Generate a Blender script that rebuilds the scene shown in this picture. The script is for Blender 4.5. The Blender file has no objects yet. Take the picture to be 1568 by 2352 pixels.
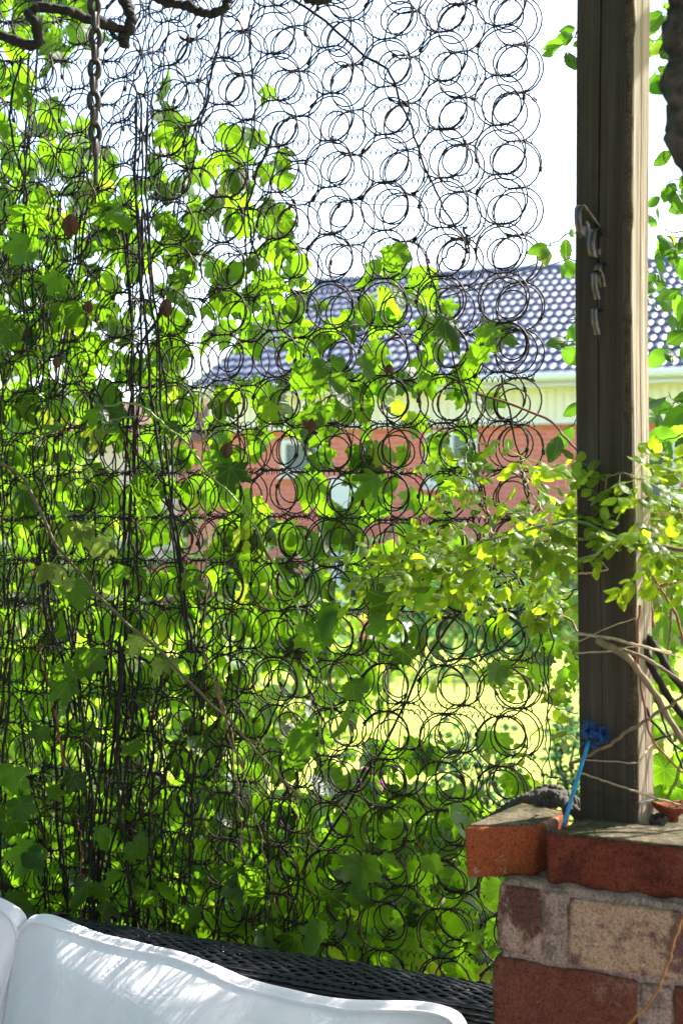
import bpy, math, random
import numpy as np
from mathutils import Vector
S = bpy.context.scene
COL = S.collection
rng = np.random.default_rng(7)
random.seed(7)
PI = math.pi
# ------------------------------------------------------------------ camera
F = 3267.0                       # focal length expressed in working pixels (picture 1568 x 2352)
EYE = 1.5
cam = bpy.data.cameras.new('camera'); camo = bpy.data.objects.new('camera', cam); COL.objects.link(camo)
camo.location = (0, 0, EYE); camo.rotation_euler = (PI/2, 0, 0)
cam.sensor_fit = 'VERTICAL'; cam.sensor_height = 36; cam.sensor_width = 24; cam.lens = 50
cam.clip_start = 0.05; cam.clip_end = 500
cam.dof.use_dof = True; cam.dof.focus_distance = 2.4; cam.dof.aperture_fstop = 6.3
S.camera = camo
# ------------------------------------------------------------------ light
SUN = Vector((0.73, 0.42, 0.80)).normalized()
elev = math.asin(SUN.z); azim = math.atan2(SUN.x, SUN.y)
W = bpy.data.worlds.new('World'); S.world = W; W.use_nodes = True
nt = W.node_tree; nt.nodes.clear()
sky = nt.nodes.new('ShaderNodeTexSky'); sky.sky_type = 'NISHITA'; sky.sun_disc = False
sky.sun_elevation = elev; sky.sun_rotation = azim
sky.air_density = 1.0; sky.dust_density = 2.5; sky.ozone_density = 1.0
bg = nt.nodes.new('ShaderNodeBackground'); bg.inputs[1].default_value = 0.15
wo = nt.nodes.new('ShaderNodeOutputWorld')
nt.links.new(sky.outputs[0], bg.inputs[0]); nt.links.new(bg.outputs[0], wo.inputs[0])
sl = bpy.data.lights.new('sun', 'SUN'); sl.energy = 5.0; sl.angle = math.radians(0.5); sl.color = (1, .95, .86)
so = bpy.data.objects.new('sun', sl); COL.objects.link(so)
so.rotation_euler = SUN.to_track_quat('Z', 'Y').to_euler(); so.location = (4, 3, 8)
S.view_settings.view_transform = 'Standard'; S.view_settings.look = 'None'
S.view_settings.exposure = 1.78; S.view_settings.gamma = 1
S.render.engine = 'CYCLES'
S.cycles.max_bounces = 8; S.cycles.transmission_bounces = 6; S.cycles.diffuse_bounces = 4
S.cycles.use_denoising = True

# ------------------------------------------------------------------ helpers
def P(x, y, d):                  # working-pixel direction at distance d -> world point
    return np.array([(x-784)/F*d, d, EYE-(y-1176)/F*d])
def T(x, y, h):                  # point on the horizontal plane h below the eye
    d = h*F/(y-1176); return np.array([(x-784)/F*d, d, EYE-h])
class MB:
    def __init__(s): s.v=[]; s.q=[]; s.t=[]; s.uvv=[]; s.rn=[]; s.n=0
    def add(s, v, quads=None, tris=None, uv=None, rn=0.5):
        v = np.asarray(v, dtype=np.float32).reshape(-1,3)
        if quads is not None and len(quads): s.q.append(np.asarray(quads, dtype=np.int32).reshape(-1,4)+s.n)
        if tris is not None and len(tris): s.t.append(np.asarray(tris, dtype=np.int32).reshape(-1,3)+s.n)
        s.v.append(v); s.n += len(v)
        s.uvv.append(np.zeros((len(v),2),np.float32) if uv is None else np.asarray(uv,np.float32))
        s.rn.append(np.full(len(v), rn, np.float32) if np.isscalar(rn) else np.asarray(rn,np.float32))
        return s
    def build(s, name, mat, parent=None, smooth=True, origin=None):
        me = bpy.data.meshes.new(name)
        V = np.concatenate(s.v) if s.v else np.zeros((0,3),np.float32)
        org = np.zeros(3) if origin is None else np.asarray(origin, float)
        V = V-org
        Q = np.concatenate(s.q) if s.q else np.zeros((0,4),np.int32)
        R = np.concatenate(s.t) if s.t else np.zeros((0,3),np.int32)
        me.vertices.add(len(V)); me.vertices.foreach_set('co', V.astype(np.float32).ravel())
        li = np.concatenate([Q.ravel(), R.ravel()]).astype(np.int32)
        me.loops.add(len(li)); me.loops.foreach_set('vertex_index', li)
        npoly = len(Q)+len(R); me.polygons.add(npoly)
        st = np.concatenate([np.arange(len(Q))*4, len(Q)*4+np.arange(len(R))*3]).astype(np.int32)
        tot = np.concatenate([np.full(len(Q),4), np.full(len(R),3)]).astype(np.int32)
        me.polygons.foreach_set('loop_start', st); me.polygons.foreach_set('loop_total', tot)
        me.update(calc_edges=True)
        uvl = me.uv_layers.new(name='UVMap'); U = np.concatenate(s.uvv)
        uvl.data.foreach_set('uv', U[li].ravel())
        at = me.attributes.new('rnd', 'FLOAT', 'POINT'); at.data.foreach_set('value', np.concatenate(s.rn))
        me.polygons.foreach_set('use_smooth', np.full(npoly, smooth, dtype=bool))
        me.validate(); me.materials.append(mat)
        o = bpy.data.objects.new(name, me); COL.objects.link(o)
        if parent is not None: o.parent = parent
        if origin is not None:
            o.location = org - (np.array(parent.location) if parent is not None else 0)
        elif parent is not None:
            o.location = -parent.location
        return o
def tag(o, label, cat=None, group=None, kind=None):
    if label: o['label'] = label
    if cat: o['category'] = cat
    if group: o['group'] = group
    if kind: o['kind'] = kind
    return o
def empty(name, loc, label, cat, group=None):
    o = bpy.data.objects.new(name, None); COL.objects.link(o); o.location = tuple(float(c) for c in loc)
    o.empty_display_size = .05
    return tag(o, label, cat, group)

def tube(mb, pts, rad, sides=6, rn=.5, cap=True, squash=None, nrm=None):
    p = np.asarray(pts, float); n = len(p)
    r = np.full(n, rad) if np.isscalar(rad) else np.asarray(rad, float)
    t = np.gradient(p, axis=0); t /= np.linalg.norm(t, axis=1)[:,None]+1e-12
    if nrm is None:
        u = np.array([0,0,1.]) if abs(t[0][2])<.9 else np.array([1.,0,0])
        u = u-t[0]*u.dot(t[0]); u /= np.linalg.norm(u); us=[u]
        for i in range(1,n):
            u = us[-1]-t[i]*us[-1].dot(t[i]); u /= np.linalg.norm(u)+1e-12; us.append(u)
        us = np.array(us)
    else:
        us = np.asarray(nrm,float); 
        if us.ndim==1: us = np.repeat(us[None],n,0)
        us = us-t*(us*t).sum(1)[:,None]; us /= np.linalg.norm(us,axis=1)[:,None]+1e-12
    w = np.cross(t, us)
    a = np.arange(sides)/sides*2*PI
    sq = 1.0 if squash is None else squash
    ring = us[:,None,:]*(np.cos(a)*sq)[None,:,None] + w[:,None,:]*np.sin(a)[None,:,None]
    v = p[:,None,:]+ring*r[:,None,None]
    i = np.arange(n-1)[:,None]*sides; j = np.arange(sides)[None,:]; k=(j+1)%sides
    q = np.stack([i+j, i+k, i+sides+k, i+sides+j],-1).reshape(-1,4)
    vv = v.reshape(-1,3); tr=None
    L = np.concatenate([[0],np.cumsum(np.linalg.norm(np.diff(p,axis=0),axis=1))])
    uv = np.stack([np.repeat(L,sides), np.tile(a/(2*PI),n)],1)
    if cap:
        vv = np.concatenate([vv, p[:1], p[-1:]]); c0=n*sides; c1=c0+1
        tr = [[c0,(x+1)%sides,x] for x in range(sides)]+[[c1,(n-1)*sides+x,(n-1)*sides+(x+1)%sides] for x in range(sides)]
        uv = np.concatenate([uv, uv[:1], uv[-1:]])
    mb.add(vv, q, tr, uv, rn)
    return mb
def spline(pts, n=8):
    p = np.asarray(pts, float); p = np.vstack([2*p[0]-p[1], p, 2*p[-1]-p[-2]])
    out=[]
    for i in range(1,len(p)-2):
        for k in range(n):
            t=k/n; out.append(.5*((2*p[i])+(-p[i-1]+p[i+1])*t+(2*p[i-1]-5*p[i]+4*p[i+1]-p[i+2])*t*t+(-p[i-1]+3*p[i]-3*p[i+1]+p[i+2])*t**3))
    out.append(p[-2]); return np.array(out)
def wob(pts, a, sc=1.0, seed=0):   # smooth wobble
    p=np.array(pts,float); r=np.random.default_rng(seed); n=len(p)
    for k in range(1,5):
        ph=r.uniform(0,2*PI,3); f=k*sc*1.7
        p += a/k*np.sin(np.linspace(0,1,n)[:,None]*2*PI*f+ph[None])*np.array([1,1,.4])
    return p
def box(mb, c, ax, ay, az, rn=.5):   # centre + three half vectors
    c=np.array(c,float); ax,ay,az=[np.array(a,float) for a in (ax,ay,az)]
    v=[c+sx*ax+sy*ay+sz*az for sz in(-1,1) for sy in(-1,1) for sx in(-1,1)]
    q=[[0,2,3,1],[4,5,7,6],[0,1,5,4],[2,6,7,3],[0,4,6,2],[1,3,7,5]]
    uv=[[sx*np.linalg.norm(ax),sz*np.linalg.norm(az)] for sz in(-1,1) for sy in(-1,1) for sx in(-1,1)]
    mb.add(v,q,None,uv,rn); return mb
def blob(mb, c, r, rn=.5, n=6, seed=0, jag=.25):
    rr=np.random.default_rng(seed); v=[];q=[];t=[]
    for i in range(1,n):
        for j in range(n+2):
            th=PI*i/n; ph=2*PI*j/(n+2); d=1+rr.uniform(-jag,jag)
            v.append([math.sin(th)*math.cos(ph)*d,math.sin(th)*math.sin(ph)*d,math.cos(th)*d])
    m=n+2
    for i in range(n-2):
        for j in range(m): q.append([i*m+j,(i+1)*m+j,(i+1)*m+(j+1)%m,i*m+(j+1)%m])
    v.append([0,0,1]);v.append([0,0,-1]); a=len(v)-2
    for j in range(m): t.append([a,j,(j+1)%m]); t.append([a+1,(n-2)*m+(j+1)%m,(n-2)*m+j])
    mb.add(np.array(v)*np.asarray(r)+np.array(c),q,t,None,rn); return mb
def noise3(p, seed=0, oct=4, base=6.0):
    r=np.random.default_rng(seed); p=np.asarray(p); o=np.zeros(len(p)); a=1.
    for k in range(oct):
        for _ in range(4):
            d=r.normal(size=3); d/=np.linalg.norm(d); o+=a*.35*np.sin(p@d*base*(2**k)*r.uniform(.7,1.4)+r.uniform(0,6.28))
        a*=.55
    return o
def hull(mb, c8, n=14, rad=.006, amp=.0015, seed=0, base=25, rn=.5):
    """rounded rough block; c8 corners bottom(FL,FR,BR,BL) then top(FL,FR,BR,BL)"""
    c=np.array(c8,float); L=np.array([np.linalg.norm(c[1]-c[0]),np.linalg.norm(c[3]-c[0]),np.linalg.norm(c[4]-c[0])])
    pts={};V=[];Q=[]
    def vid(i,j,k):
        key=(i,j,k)
        if key not in pts: pts[key]=len(V); V.append(key)
        return pts[key]
    for a in range(n):
        for b in range(n):
            Q.append([vid(a,b,0),vid(a,b+1,0),vid(a+1,b+1,0),vid(a+1,b,0)])
            Q.append([vid(a,b,n),vid(a+1,b,n),vid(a+1,b+1,n),vid(a,b+1,n)])
            Q.append([vid(a,0,b),vid(a+1,0,b),vid(a+1,0,b+1),vid(a,0,b+1)])
            Q.append([vid(a,n,b),vid(a,n,b+1),vid(a+1,n,b+1),vid(a+1,n,b)])
            Q.append([vid(0,a,b),vid(0,a,b+1),vid(0,a+1,b+1),vid(0,a+1,b)])
            Q.append([vid(n,a,b),vid(n,a+1,b),vid(n,a+1,b+1),vid(n,a,b+1)])
    g=np.array(V)/n
    # cluster samples near edges
    g=.5-.5*np.cos(g*PI)*(1) if False else g
    g=g+.12*np.sin(2*PI*g)*(-1)*.5
    g=np.clip(g,0,1)
    d=(g-.5)*L; half=L/2-rad
    core=np.clip(d,-half,half); e=d-core; ln=np.linalg.norm(e,axis=1); 
    e=np.where(ln[:,None]>1e-9, e/np.maximum(ln,1e-9)[:,None]*np.minimum(rad, np.max(np.abs(e),axis=1))[:,None], e)
    gg=(core+e)/L+.5
    x,y,z=gg.T
    def bil(a,b,c_,d_): return a*((1-x)*(1-y))[:,None]+b*(x*(1-y))[:,None]+c_*(x*y)[:,None]+d_*((1-x)*y)[:,None]
    W_=bil(c[0],c[1],c[2],c[3])*(1-z)[:,None]+bil(c[4],c[5],c[6],c[7])*z[:,None]
    cen=c.mean(0); dr=W_-cen; dr/=np.linalg.norm(dr,axis=1)[:,None]
    W_=W_+dr*(noise3(W_,seed,5,base)*amp*1.2)[:,None]
    uv=np.stack([x*L[0],z*L[2]],1)
    mb.add(W_,Q,None,uv,rn); return mb

# ------------------------------------------------------------------ materials
def mat(name):
    m=bpy.data.materials.new(name); m.use_nodes=True; m.node_tree.nodes.clear(); return m,m.node_tree.nodes,m.node_tree.links
def nnoise(N,L,scale,detail=4,vec=None,rough=.55,dist=0):
    n=N.new('ShaderNodeTexNoise'); n.inputs['Scale'].default_value=scale; n.inputs['Detail'].default_value=detail
    n.inputs['Roughness'].default_value=rough; n.inputs['Distortion'].default_value=dist
    if vec is not None: L.new(vec,n.inputs['Vector'])
    return n
def ramp(N,L,fac,stops):
    r=N.new('ShaderNodeValToRGB'); e=r.color_ramp.elements
    while len(e)>1: e.remove(e[-1])
    e[0].position=stops[0][0]; e[0].color=(*stops[0][1],1)
    for p,c in stops[1:]: k=e.new(p); k.color=(*c,1)
    L.new(fac,r.inputs[0]); return r
def mapping(N,L,scale,src='Object',rot=(0,0,0)):
    tc=N.new('ShaderNodeTexCoord'); mp=N.new('ShaderNodeMapping'); mp.inputs['Scale'].default_value=scale; mp.inputs['Rotation'].default_value=rot
    L.new(tc.outputs[src],mp.inputs['Vector']); return mp.outputs[0]
def mix(N,L,f,a,b,mode='MIX'):
    m=N.new('ShaderNodeMix'); m.data_type='RGBA'; m.blend_type=mode
    for s,v in ((m.inputs[0],f),(m.inputs[6],a),(m.inputs[7],b)):
        if hasattr(v,'is_output'): L.new(v,s)
        elif isinstance(v,(tuple,list)): s.default_value=(*v[:3],1)
        else: s.default_value=v
    return m.outputs[2]
def princ(N,L,col,rough=.6,bump=None,bstr=.3,bdist=.01,metal=0,spec=.5,coat=0,sheen=0):
    b=N.new('ShaderNodeBsdfPrincipled'); o=N.new('ShaderNodeOutputMaterial')
    if hasattr(col,'is_output'): L.new(col,b.inputs['Base Color'])
    else: b.inputs['Base Color'].default_value=(*col,1)
    if hasattr(rough,'is_output'): L.new(rough,b.inputs['Roughness'])
    else: b.inputs['Roughness'].default_value=rough
    b.inputs['Metallic'].default_value=metal; b.inputs['Specular IOR Level'].default_value=spec
    b.inputs['Coat Weight'].default_value=coat; b.inputs['Sheen Weight'].default_value=sheen
    if bump is not None:
        bp=N.new('ShaderNodeBump'); bp.inputs['Strength'].default_value=bstr; bp.inputs['Distance'].default_value=bdist
        L.new(bump,bp.inputs['Height']); L.new(bp.outputs[0],b.inputs['Normal'])
    L.new(b.outputs[0],o.inputs[0]); return b
def simple(name,col,rough=.6,scale=30,var=.25,bstr=.3,bdist=.003,metal=0,spec=.5,coords=(1,1,1)):
    m,N,L=mat(name); v=mapping(N,L,coords); n=nnoise(N,L,scale,5,v)
    c0=tuple(c*(1-var) for c in col); c1=tuple(min(1,c*(1+var)) for c in col)
    r=ramp(N,L,n.outputs[0],[(.3,c0),(.7,c1)])
    princ(N,L,r.outputs[0],rough,n.outputs[0],bstr,bdist,metal,spec); return m
def leafmat(name, refl, trans, veins=10, gloss=.45, tf=.62, yellow=(.42,.50,.03)):
    m,N,L=mat(name)
    at=N.new('ShaderNodeAttribute'); at.attribute_name='rnd'
    tc=N.new('ShaderNodeTexCoord'); sep=N.new('ShaderNodeSeparateXYZ'); L.new(tc.outputs['UV'],sep.inputs[0])
    def M(op,a,b=None,c=None):
        n=N.new('ShaderNodeMath'); n.operation=op
        for s,v in zip(n.inputs,(a,b,c)):
            if v is None: continue
            if hasattr(v,'is_output'): L.new(v,s)
            else: s.default_value=v
        return n.outputs[0]
    x,y=sep.outputs[0],sep.outputs[1]
    if veins:      # palmate: rays from the petiole
        ang=M('ARCTAN2',x,y); rr=M('SQRT',M('ADD',M('MULTIPLY',x,x),M('MULTIPLY',y,y)))
        pp=M('PINGPONG',M('ADD',ang,20*PI),math.radians(47)/2)
        dist=M('MULTIPLY',pp,rr)
        v1=M('SMOOTH_MIN',M('DIVIDE',dist,.03),1.0,.1)
        side=M('PINGPONG',M('ADD',rr,M('MULTIPLY',pp,-.8)),.07)
        v2=M('MINIMUM',M('ADD',M('DIVIDE',side,.02),.35),1.0)
        vein=M('MINIMUM',v1,v2)
    else:          # pinnate
        ax=M('ABSOLUTE',x); v1=M('MINIMUM',M('DIVIDE',ax,.03),1.0)
        side=M('PINGPONG',M('SUBTRACT',y,M('MULTIPLY',ax,.8)),.06)
        v2=M('MINIMUM',M('ADD',M('DIVIDE',side,.018),.4),1.0); vein=M('MINIMUM',v1,v2)
    rv=at.outputs['Fac']
    refl2=tuple(c*1.7 for c in refl)
    cr=ramp(N,L,rv,[(0,tuple(c*.6 for c in refl)),(.55,refl),(.97,refl2)])
    ct=ramp(N,L,rv,[(0,tuple(c*.35 for c in trans)),(.5,trans),(.93,tuple(min(1,c*1.25) for c in trans)),(1,yellow)])
    no=nnoise(N,L,60,3,tc.outputs['Object'])
    tcol=mix(N,L,M('MULTIPLY',M('SUBTRACT',1.0,vein),.45),ct.outputs[0],tuple(min(1,c*1.6+.03) for c in trans))
    sp=nnoise(N,L,38,2,tc.outputs['Object']); tcol=mix(N,L,ramp(N,L,sp.outputs[0],[(.74,(0,0,0)),(.77,(.7,.7,.7))]).outputs[0],tcol,(.10,.06,.01))
    tcol=mix(N,L,.5,tcol,ramp(N,L,no.outputs[0],[(.3,(.6,.6,.6)),(.7,(1,1,1))]).outputs[0],'MULTIPLY')
    d=N.new('ShaderNodeBsdfDiffuse'); L.new(mix(N,L,M('MULTIPLY',M('SUBTRACT',1.0,vein),.5),cr.outputs[0],tuple(c*2.2+.02 for c in refl)),d.inputs[0])
    t=N.new('ShaderNodeBsdfTranslucent'); L.new(tcol,t.inputs[0])
    g=N.new('ShaderNodeBsdfGlossy'); g.inputs['Roughness'].default_value=gloss; g.inputs[0].default_value=(1,1,1,1)
    bp=N.new('ShaderNodeBump'); bp.inputs['Strength'].default_value=.5; bp.inputs['Distance'].default_value=.002
    L.new(vein,bp.inputs['Height']); L.new(bp.outputs[0],d.inputs['Normal']); L.new(bp.outputs[0],g.inputs['Normal'])
    m1=N.new('ShaderNodeMixShader'); m1.inputs[0].default_value=tf; L.new(d.outputs[0],m1.inputs[1]); L.new(t.outputs[0],m1.inputs[2])
    fr=N.new('ShaderNodeFresnel'); fr.inputs[0].default_value=1.42
    m2=N.new('ShaderNodeMixShader'); L.new(M('MINIMUM',M('MULTIPLY',fr.outputs[0],.5),.035),m2.inputs[0]); L.new(m1.outputs[0],m2.inputs[1]); L.new(g.outputs[0],m2.inputs[2])
    o=N.new('ShaderNodeOutputMaterial'); L.new(m2.outputs[0],o.inputs[0]); return m
M_hop=leafmat('hop_leaf',(.022,.055,.006),(.185,.40,.005))
M_rose=leafmat('rose_leaf',(.07,.13,.010),(.50,.72,.016),0)
M_tree=leafmat('tree_leaf',(.035,.09,.014),(.16,.38,.015),0)
M_shrub=leafmat('shrub_leaf',(.05,.11,.015),(.30,.50,.02),0)
M_dark=leafmat('evergreen_leaf',(.025,.07,.03),(.08,.22,.06),0)
M_hosta=leafmat('hosta_leaf',(.10,.19,.17),(.12,.30,.18),0)
M_wire=simple('rusty_wire',(.009,.006,.005),.6,120,.6,.2,.0005,0,.25)
def rustwire():
    m,N,L=mat('old_spring_wire'); v=mapping(N,L,(1,1,1)); n=nnoise(N,L,14,5,v); n2=nnoise(N,L,150,3,v)
    c=ramp(N,L,n.outputs[0],[(.45,(.008,.006,.005)),(.7,(.05,.02,.011))]); princ(N,L,c.outputs[0],.6,n2.outputs[0],.2,.0005,spec=.3); return m
M_wire=rustwire()
M_wire2=simple('lacing_wire',(.008,.006,.005),.6,160,.5,.2,.0005,0,.25)
M_stem=simple('vine_bark',(.010,.007,.005),.85,60,.5,.6,.002,coords=(1,1,.15))
M_stem2=simple('dry_stem',(.17,.12,.065),.8,80,.35,.4,.001)
M_green=simple('green_stem',(.14,.22,.04),.5,40,.3,.2,.001)
M_redstem=simple('reddish_shoot',(.20,.06,.03),.5,60,.4,.2,.001)
M_chain=simple('chain_iron',(.05,.042,.04),.5,90,.5,.5,.001,.7)
M_bark=simple('rough_bark',(.055,.045,.036),.95,60,.9,1,.02)
M_cushion=None
def wood_mat(nm='weathered_post_wood',k=1.0):
    m,N,L=mat(nm); v=mapping(N,L,(1,1,.035)); v0=mapping(N,L,(1,1,1))
    n=nnoise(N,L,260,6,v,.6); n2=nnoise(N,L,55,4,v,.5,.6); n3=nnoise(N,L,9,4,v0)
    c=ramp(N,L,n2.outputs[0],[(.3,(.050*k,.040*k,.029*k)),(.55,(.078*k,.063*k,.046*k)),(.75,(.12*k,.098*k,.074*k))])
    c2=mix(N,L,.7,c.outputs[0],ramp(N,L,n.outputs[0],[(.3,(.55,.52,.5)),(.6,(1,1,1))]).outputs[0],'MULTIPLY')
    c3=mix(N,L,ramp(N,L,n3.outputs[0],[(.5,(0,0,0)),(.72,(.25,.25,.25))]).outputs[0],c2,(.07,.07,.035))
    princ(N,L,c3,.8,n.outputs[0],.55,.004,spec=.25); return m
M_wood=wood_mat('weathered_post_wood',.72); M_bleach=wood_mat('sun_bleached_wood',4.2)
def brick_mat(name,base,stain,patch,pf=(.55,.62),scale=7,dark=(.04,.03,.03),df=(.60,.75),seed=0):
    m,N,L=mat(name); v=mapping(N,L,(1,1,1)); 
    mp=v.node; mp.inputs['Location'].default_value=(seed*3.1,seed*1.7,seed*2.3)
    n=nnoise(N,L,scale*5,10,v,.75); n2=nnoise(N,L,scale,10,v,.72,.15); n3=nnoise(N,L,scale*2.2,10,v,.78,.1); n4=nnoise(N,L,300,5,v,.75)
    c=ramp(N,L,n.outputs[0],[(.36,base),(.64,stain)])
    c2=mix(N,L,ramp(N,L,n2.outputs[0],[(pf[0],(0,0,0)),(pf[1],(1,1,1))]).outputs[0],c.outputs[0],patch)
    c3=mix(N,L,ramp(N,L,n3.outputs[0],[(df[0],(0,0,0)),(df[1],(.85,.85,.85))]).outputs[0],c2,dark)
    vo=N.new('ShaderNodeTexVoronoi'); vo.inputs['Scale'].default_value=170; L.new(v,vo.inputs['Vector'])
    c4=mix(N,L,ramp(N,L,vo.outputs['Distance'],[(.12,(.45,.45,.45)),(.3,(0,0,0))]).outputs[0],c3,dark)
    c4=mix(N,L,1.0,c4,ramp(N,L,n4.outputs[0],[(.36,(.42,.40,.38)),(.52,(1,1,1)),(.68,(1.25,1.22,1.2))]).outputs[0],'MULTIPLY')
    add=N.new('ShaderNodeMath'); add.operation='ADD'; L.new(n.outputs[0],add.inputs[0]); L.new(n4.outputs[0],add.inputs[1])
    princ(N,L,c4,.9,add.outputs[0],1.0,.007,spec=.15); return m
M_cap1=brick_mat('orange_brick',(.46,.12,.04),(.36,.09,.035),(.42,.34,.27),(.56,.59),14,(.12,.05,.03),(.58,.8),1)
M_cap2=brick_mat('dark_red_brick',(.20,.045,.028),(.29,.075,.042),(.27,.15,.11),(.54,.70),7,(.028,.017,.015),(.46,.66),2)
M_st1=brick_mat('plum_stone',(.52,.34,.27),(.66,.46,.37),(.18,.08,.065),(.47,.53),10,(.12,.09,.07),(.6,.75),3)
M_st2=brick_mat('ochre_stone',(.60,.38,.26),(.72,.49,.35),(.25,.13,.12),(.50,.56),9,(.15,.10,.07),(.62,.75),5)
M_st3=brick_mat('maroon_brick',(.19,.06,.042),(.29,.10,.065),(.42,.26,.19),(.54,.70),10,(.07,.035,.03),(.6,.75),7)
M_mortar=brick_mat('lime_mortar',(.48,.34,.29),(.64,.47,.40),(.33,.24,.20),(.5,.56),40,(.14,.11,.09),(.6,.72),4)
M_topmoss=brick_mat('mossy_top',(.13,.11,.07),(.30,.24,.16),(.07,.08,.03),(.45,.58),14,(.03,.03,.02),(.48,.66),6)
M_terra=brick_mat('terracotta',(.28,.08,.04),(.36,.12,.06),(.30,.18,.12),(.65,.72),8,(.05,.03,.03),(.6,.75),8)
M_iron=simple('black_iron_strip',(.13,.115,.115),.38,60,.4,.2,.0005,1)
M_blue=simple('blue_plastic',(.015,.24,.48),.35,60,.2,.1,.0005)
M_blue2=simple('blue_tinsel',(.008,.07,.24),.4,90,.4,.1,.0005)
M_rope=simple('old_grey_rope',(.055,.048,.04),.95,220,.6,.8,.002)
M_twine=simple('jute_twine',(.42,.32,.20),.9,220,.3,.5,.001)
M_deadleaf=simple('dead_leaf',(.085,.035,.018),.8,60,.5,.5,.003)
M_grass=None
def grass_mat():
    m,N,L=mat('lawn_grass'); v=mapping(N,L,(1,1,1)); n=nnoise(N,L,1.1,6,v); n2=nnoise(N,L,40,4,v)
    c=ramp(N,L,n.outputs[0],[(.3,(.38,.50,.08)),(.7,(.52,.60,.13))])
    c2=mix(N,L,.5,c.outputs[0],ramp(N,L,n2.outputs[0],[(.3,(.7,.7,.7)),(.7,(1,1,1))]).outputs[0],'MULTIPLY')
    princ(N,L,c2,.9,n2.outputs[0],.8,.05,spec=.1); return m
M_grass=grass_mat()
M_soil=simple('brown_soil',(.07,.05,.035),.95,20,.5,.8,.02)
M_pave=simple('patio_paving',(.28,.25,.22),.85,14,.3,.5,.01)
def fabric_mat():
    m,N,L=mat('white_cushion_cloth'); v=mapping(N,L,(1,1,1)); w=nnoise(N,L,900,2,v); n=nnoise(N,L,14,5,v,.6,1.2)
    c=ramp(N,L,n.outputs[0],[(.3,(.84,.80,.87)),(.7,(.90,.86,.93))])
    add=N.new('ShaderNodeMath'); add.operation='MULTIPLY_ADD'; L.new(w.outputs[0],add.inputs[0]); add.inputs[1].default_value=.05; L.new(n.outputs[0],add.inputs[2])
    princ(N,L,c.outputs[0],.85,add.outputs[0],.35,.012,spec=.2,sheen=.3); return m
M_cushion=fabric_mat()
M_wicker=simple('black_wicker',(.010,.010,.012),.34,40,.4,.15,.001,spec=.6)
M_wickerin=simple('black_wicker_core',(.008,.008,.008),.7)

# ------------------------------------------------------------------ leaves
def leaf_hop(N_=48, deep=.42, lob=(1,.9,.62)):
    """lobed, saw-edged leaf, petiole at origin, tip along +y"""
    a=np.linspace(-PI,PI,N_,endpoint=False)+PI/N_
    cs=[(0,lob[0]),(.90,lob[1]),(-.90,lob[1]),(1.80,lob[2]),(-1.80,lob[2])]
    r=np.zeros(N_)
    for c,l in cs:
        d=np.abs(((a-c)+PI)%(2*PI)-PI); r=np.maximum(r,l*(1-deep*np.clip(d/.46,0,1.15)**1.15)*np.clip(1.6-d*.9,0,1)**.8)
    r=np.maximum(r,.16)
    tooth=1+.07*(np.arange(N_)%2*2-1)
    r=r*tooth
    rings=[.5,1.0]; v=[[0,0,0]]; 
    for q in rings:
        for i in range(N_): v.append([math.sin(a[i])*r[i]*q, math.cos(a[i])*r[i]*q, 0])
    v=np.array(v); t=[[0,1+(i+1)%N_,1+i] for i in range(N_)]
    q=[[1+i,1+(i+1)%N_,1+N_+(i+1)%N_,1+N_+i] for i in range(N_)]
    return v, np.array(q), np.array(t)
def leaf_oval(n=9, wid=.30, saw=.05, tip=1.25):
    ys=np.linspace(0,1,n); w=wid*np.sin(PI*ys**.85)**.8; w[0]=.005; w[-1]=.004
    w=w*(1+saw*((np.arange(n)%2)*2-1)); v=[];q=[]
    for i in range(n):
        for x in (-1,-.5,0,.5,1): v.append([x*w[i],ys[i],0])
    for i in range(n-1):
        for j in range(4): q.append([i*5+j,i*5+j+1,(i+1)*5+j+1,(i+1)*5+j])
    return np.array(v),np.array(q),np.zeros((0,3),int)
HOP=[leaf_hop(48,.40),leaf_hop(44,.52,(1.05,.78,.5)),leaf_hop(40,.32,(.95,.88,.68)),leaf_hop(36,.45,(1.15,.62,.38))]
OVAL=[leaf_oval(13,.30,.05),leaf_oval(13,.36,.04),leaf_oval(11,.26,.06)]
SMALL=[leaf_oval(7,.32,.08),leaf_oval(7,.38,.06)]
def norm(v): v=np.asarray(v,float); return v/(np.linalg.norm(v)+1e-12)
GAPS=[(np.array([-.42,2.50,.73]),.11),(np.array([-.30,2.42,.70]),.07),(np.array([.22,1.95,1.08]),.05)]
def in_gap(pos):        # openings in the foliage that let a few sunbeams through
    sd=np.array(SUN)
    for c,rad in GAPS:
        d=pos-c; a=d@sd
        if a>.1 and np.linalg.norm(d-a*sd)<rad*(1+.15*a): return True
    return False
def put_leaf(mb, tpl, pos, size, down, nrm, curl=.25, fold=.25, rn=None, r=rng):
    if pos[1]<6 and size>.012 and in_gap(np.asarray(pos)): return
    v,q,t=tpl; lv=v.copy(); x,y=lv[:,0],lv[:,1]
    rad2=x*x+y*y
    c=curl*r.uniform(.4,1.6); f=fold*r.uniform(.2,1.4)
    lv[:,2]= -c*rad2*.6 - f*np.abs(x)*.5 + .05*np.sin(x*7+r.uniform(0,6))*np.sin(y*6+r.uniform(0,6))
    yax=norm(down); zax=np.asarray(nrm,float); zax=norm(zax-yax*zax.dot(yax)); xax=np.cross(yax,zax)
    W_=pos+size*(lv[:,0:1]*xax+lv[:,1:2]*yax+lv[:,2:3]*zax)
    uv=v[:,:2]
    mb.add(W_,q,t,uv,float(r.uniform(0,1)) if rn is None else rn)
def rdir(down=1.0, sp=.6, r=rng):
    return norm(np.array([r.normal(0,sp),r.normal(0,sp*.7),-down+r.normal(0,sp*.5)]))
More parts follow.
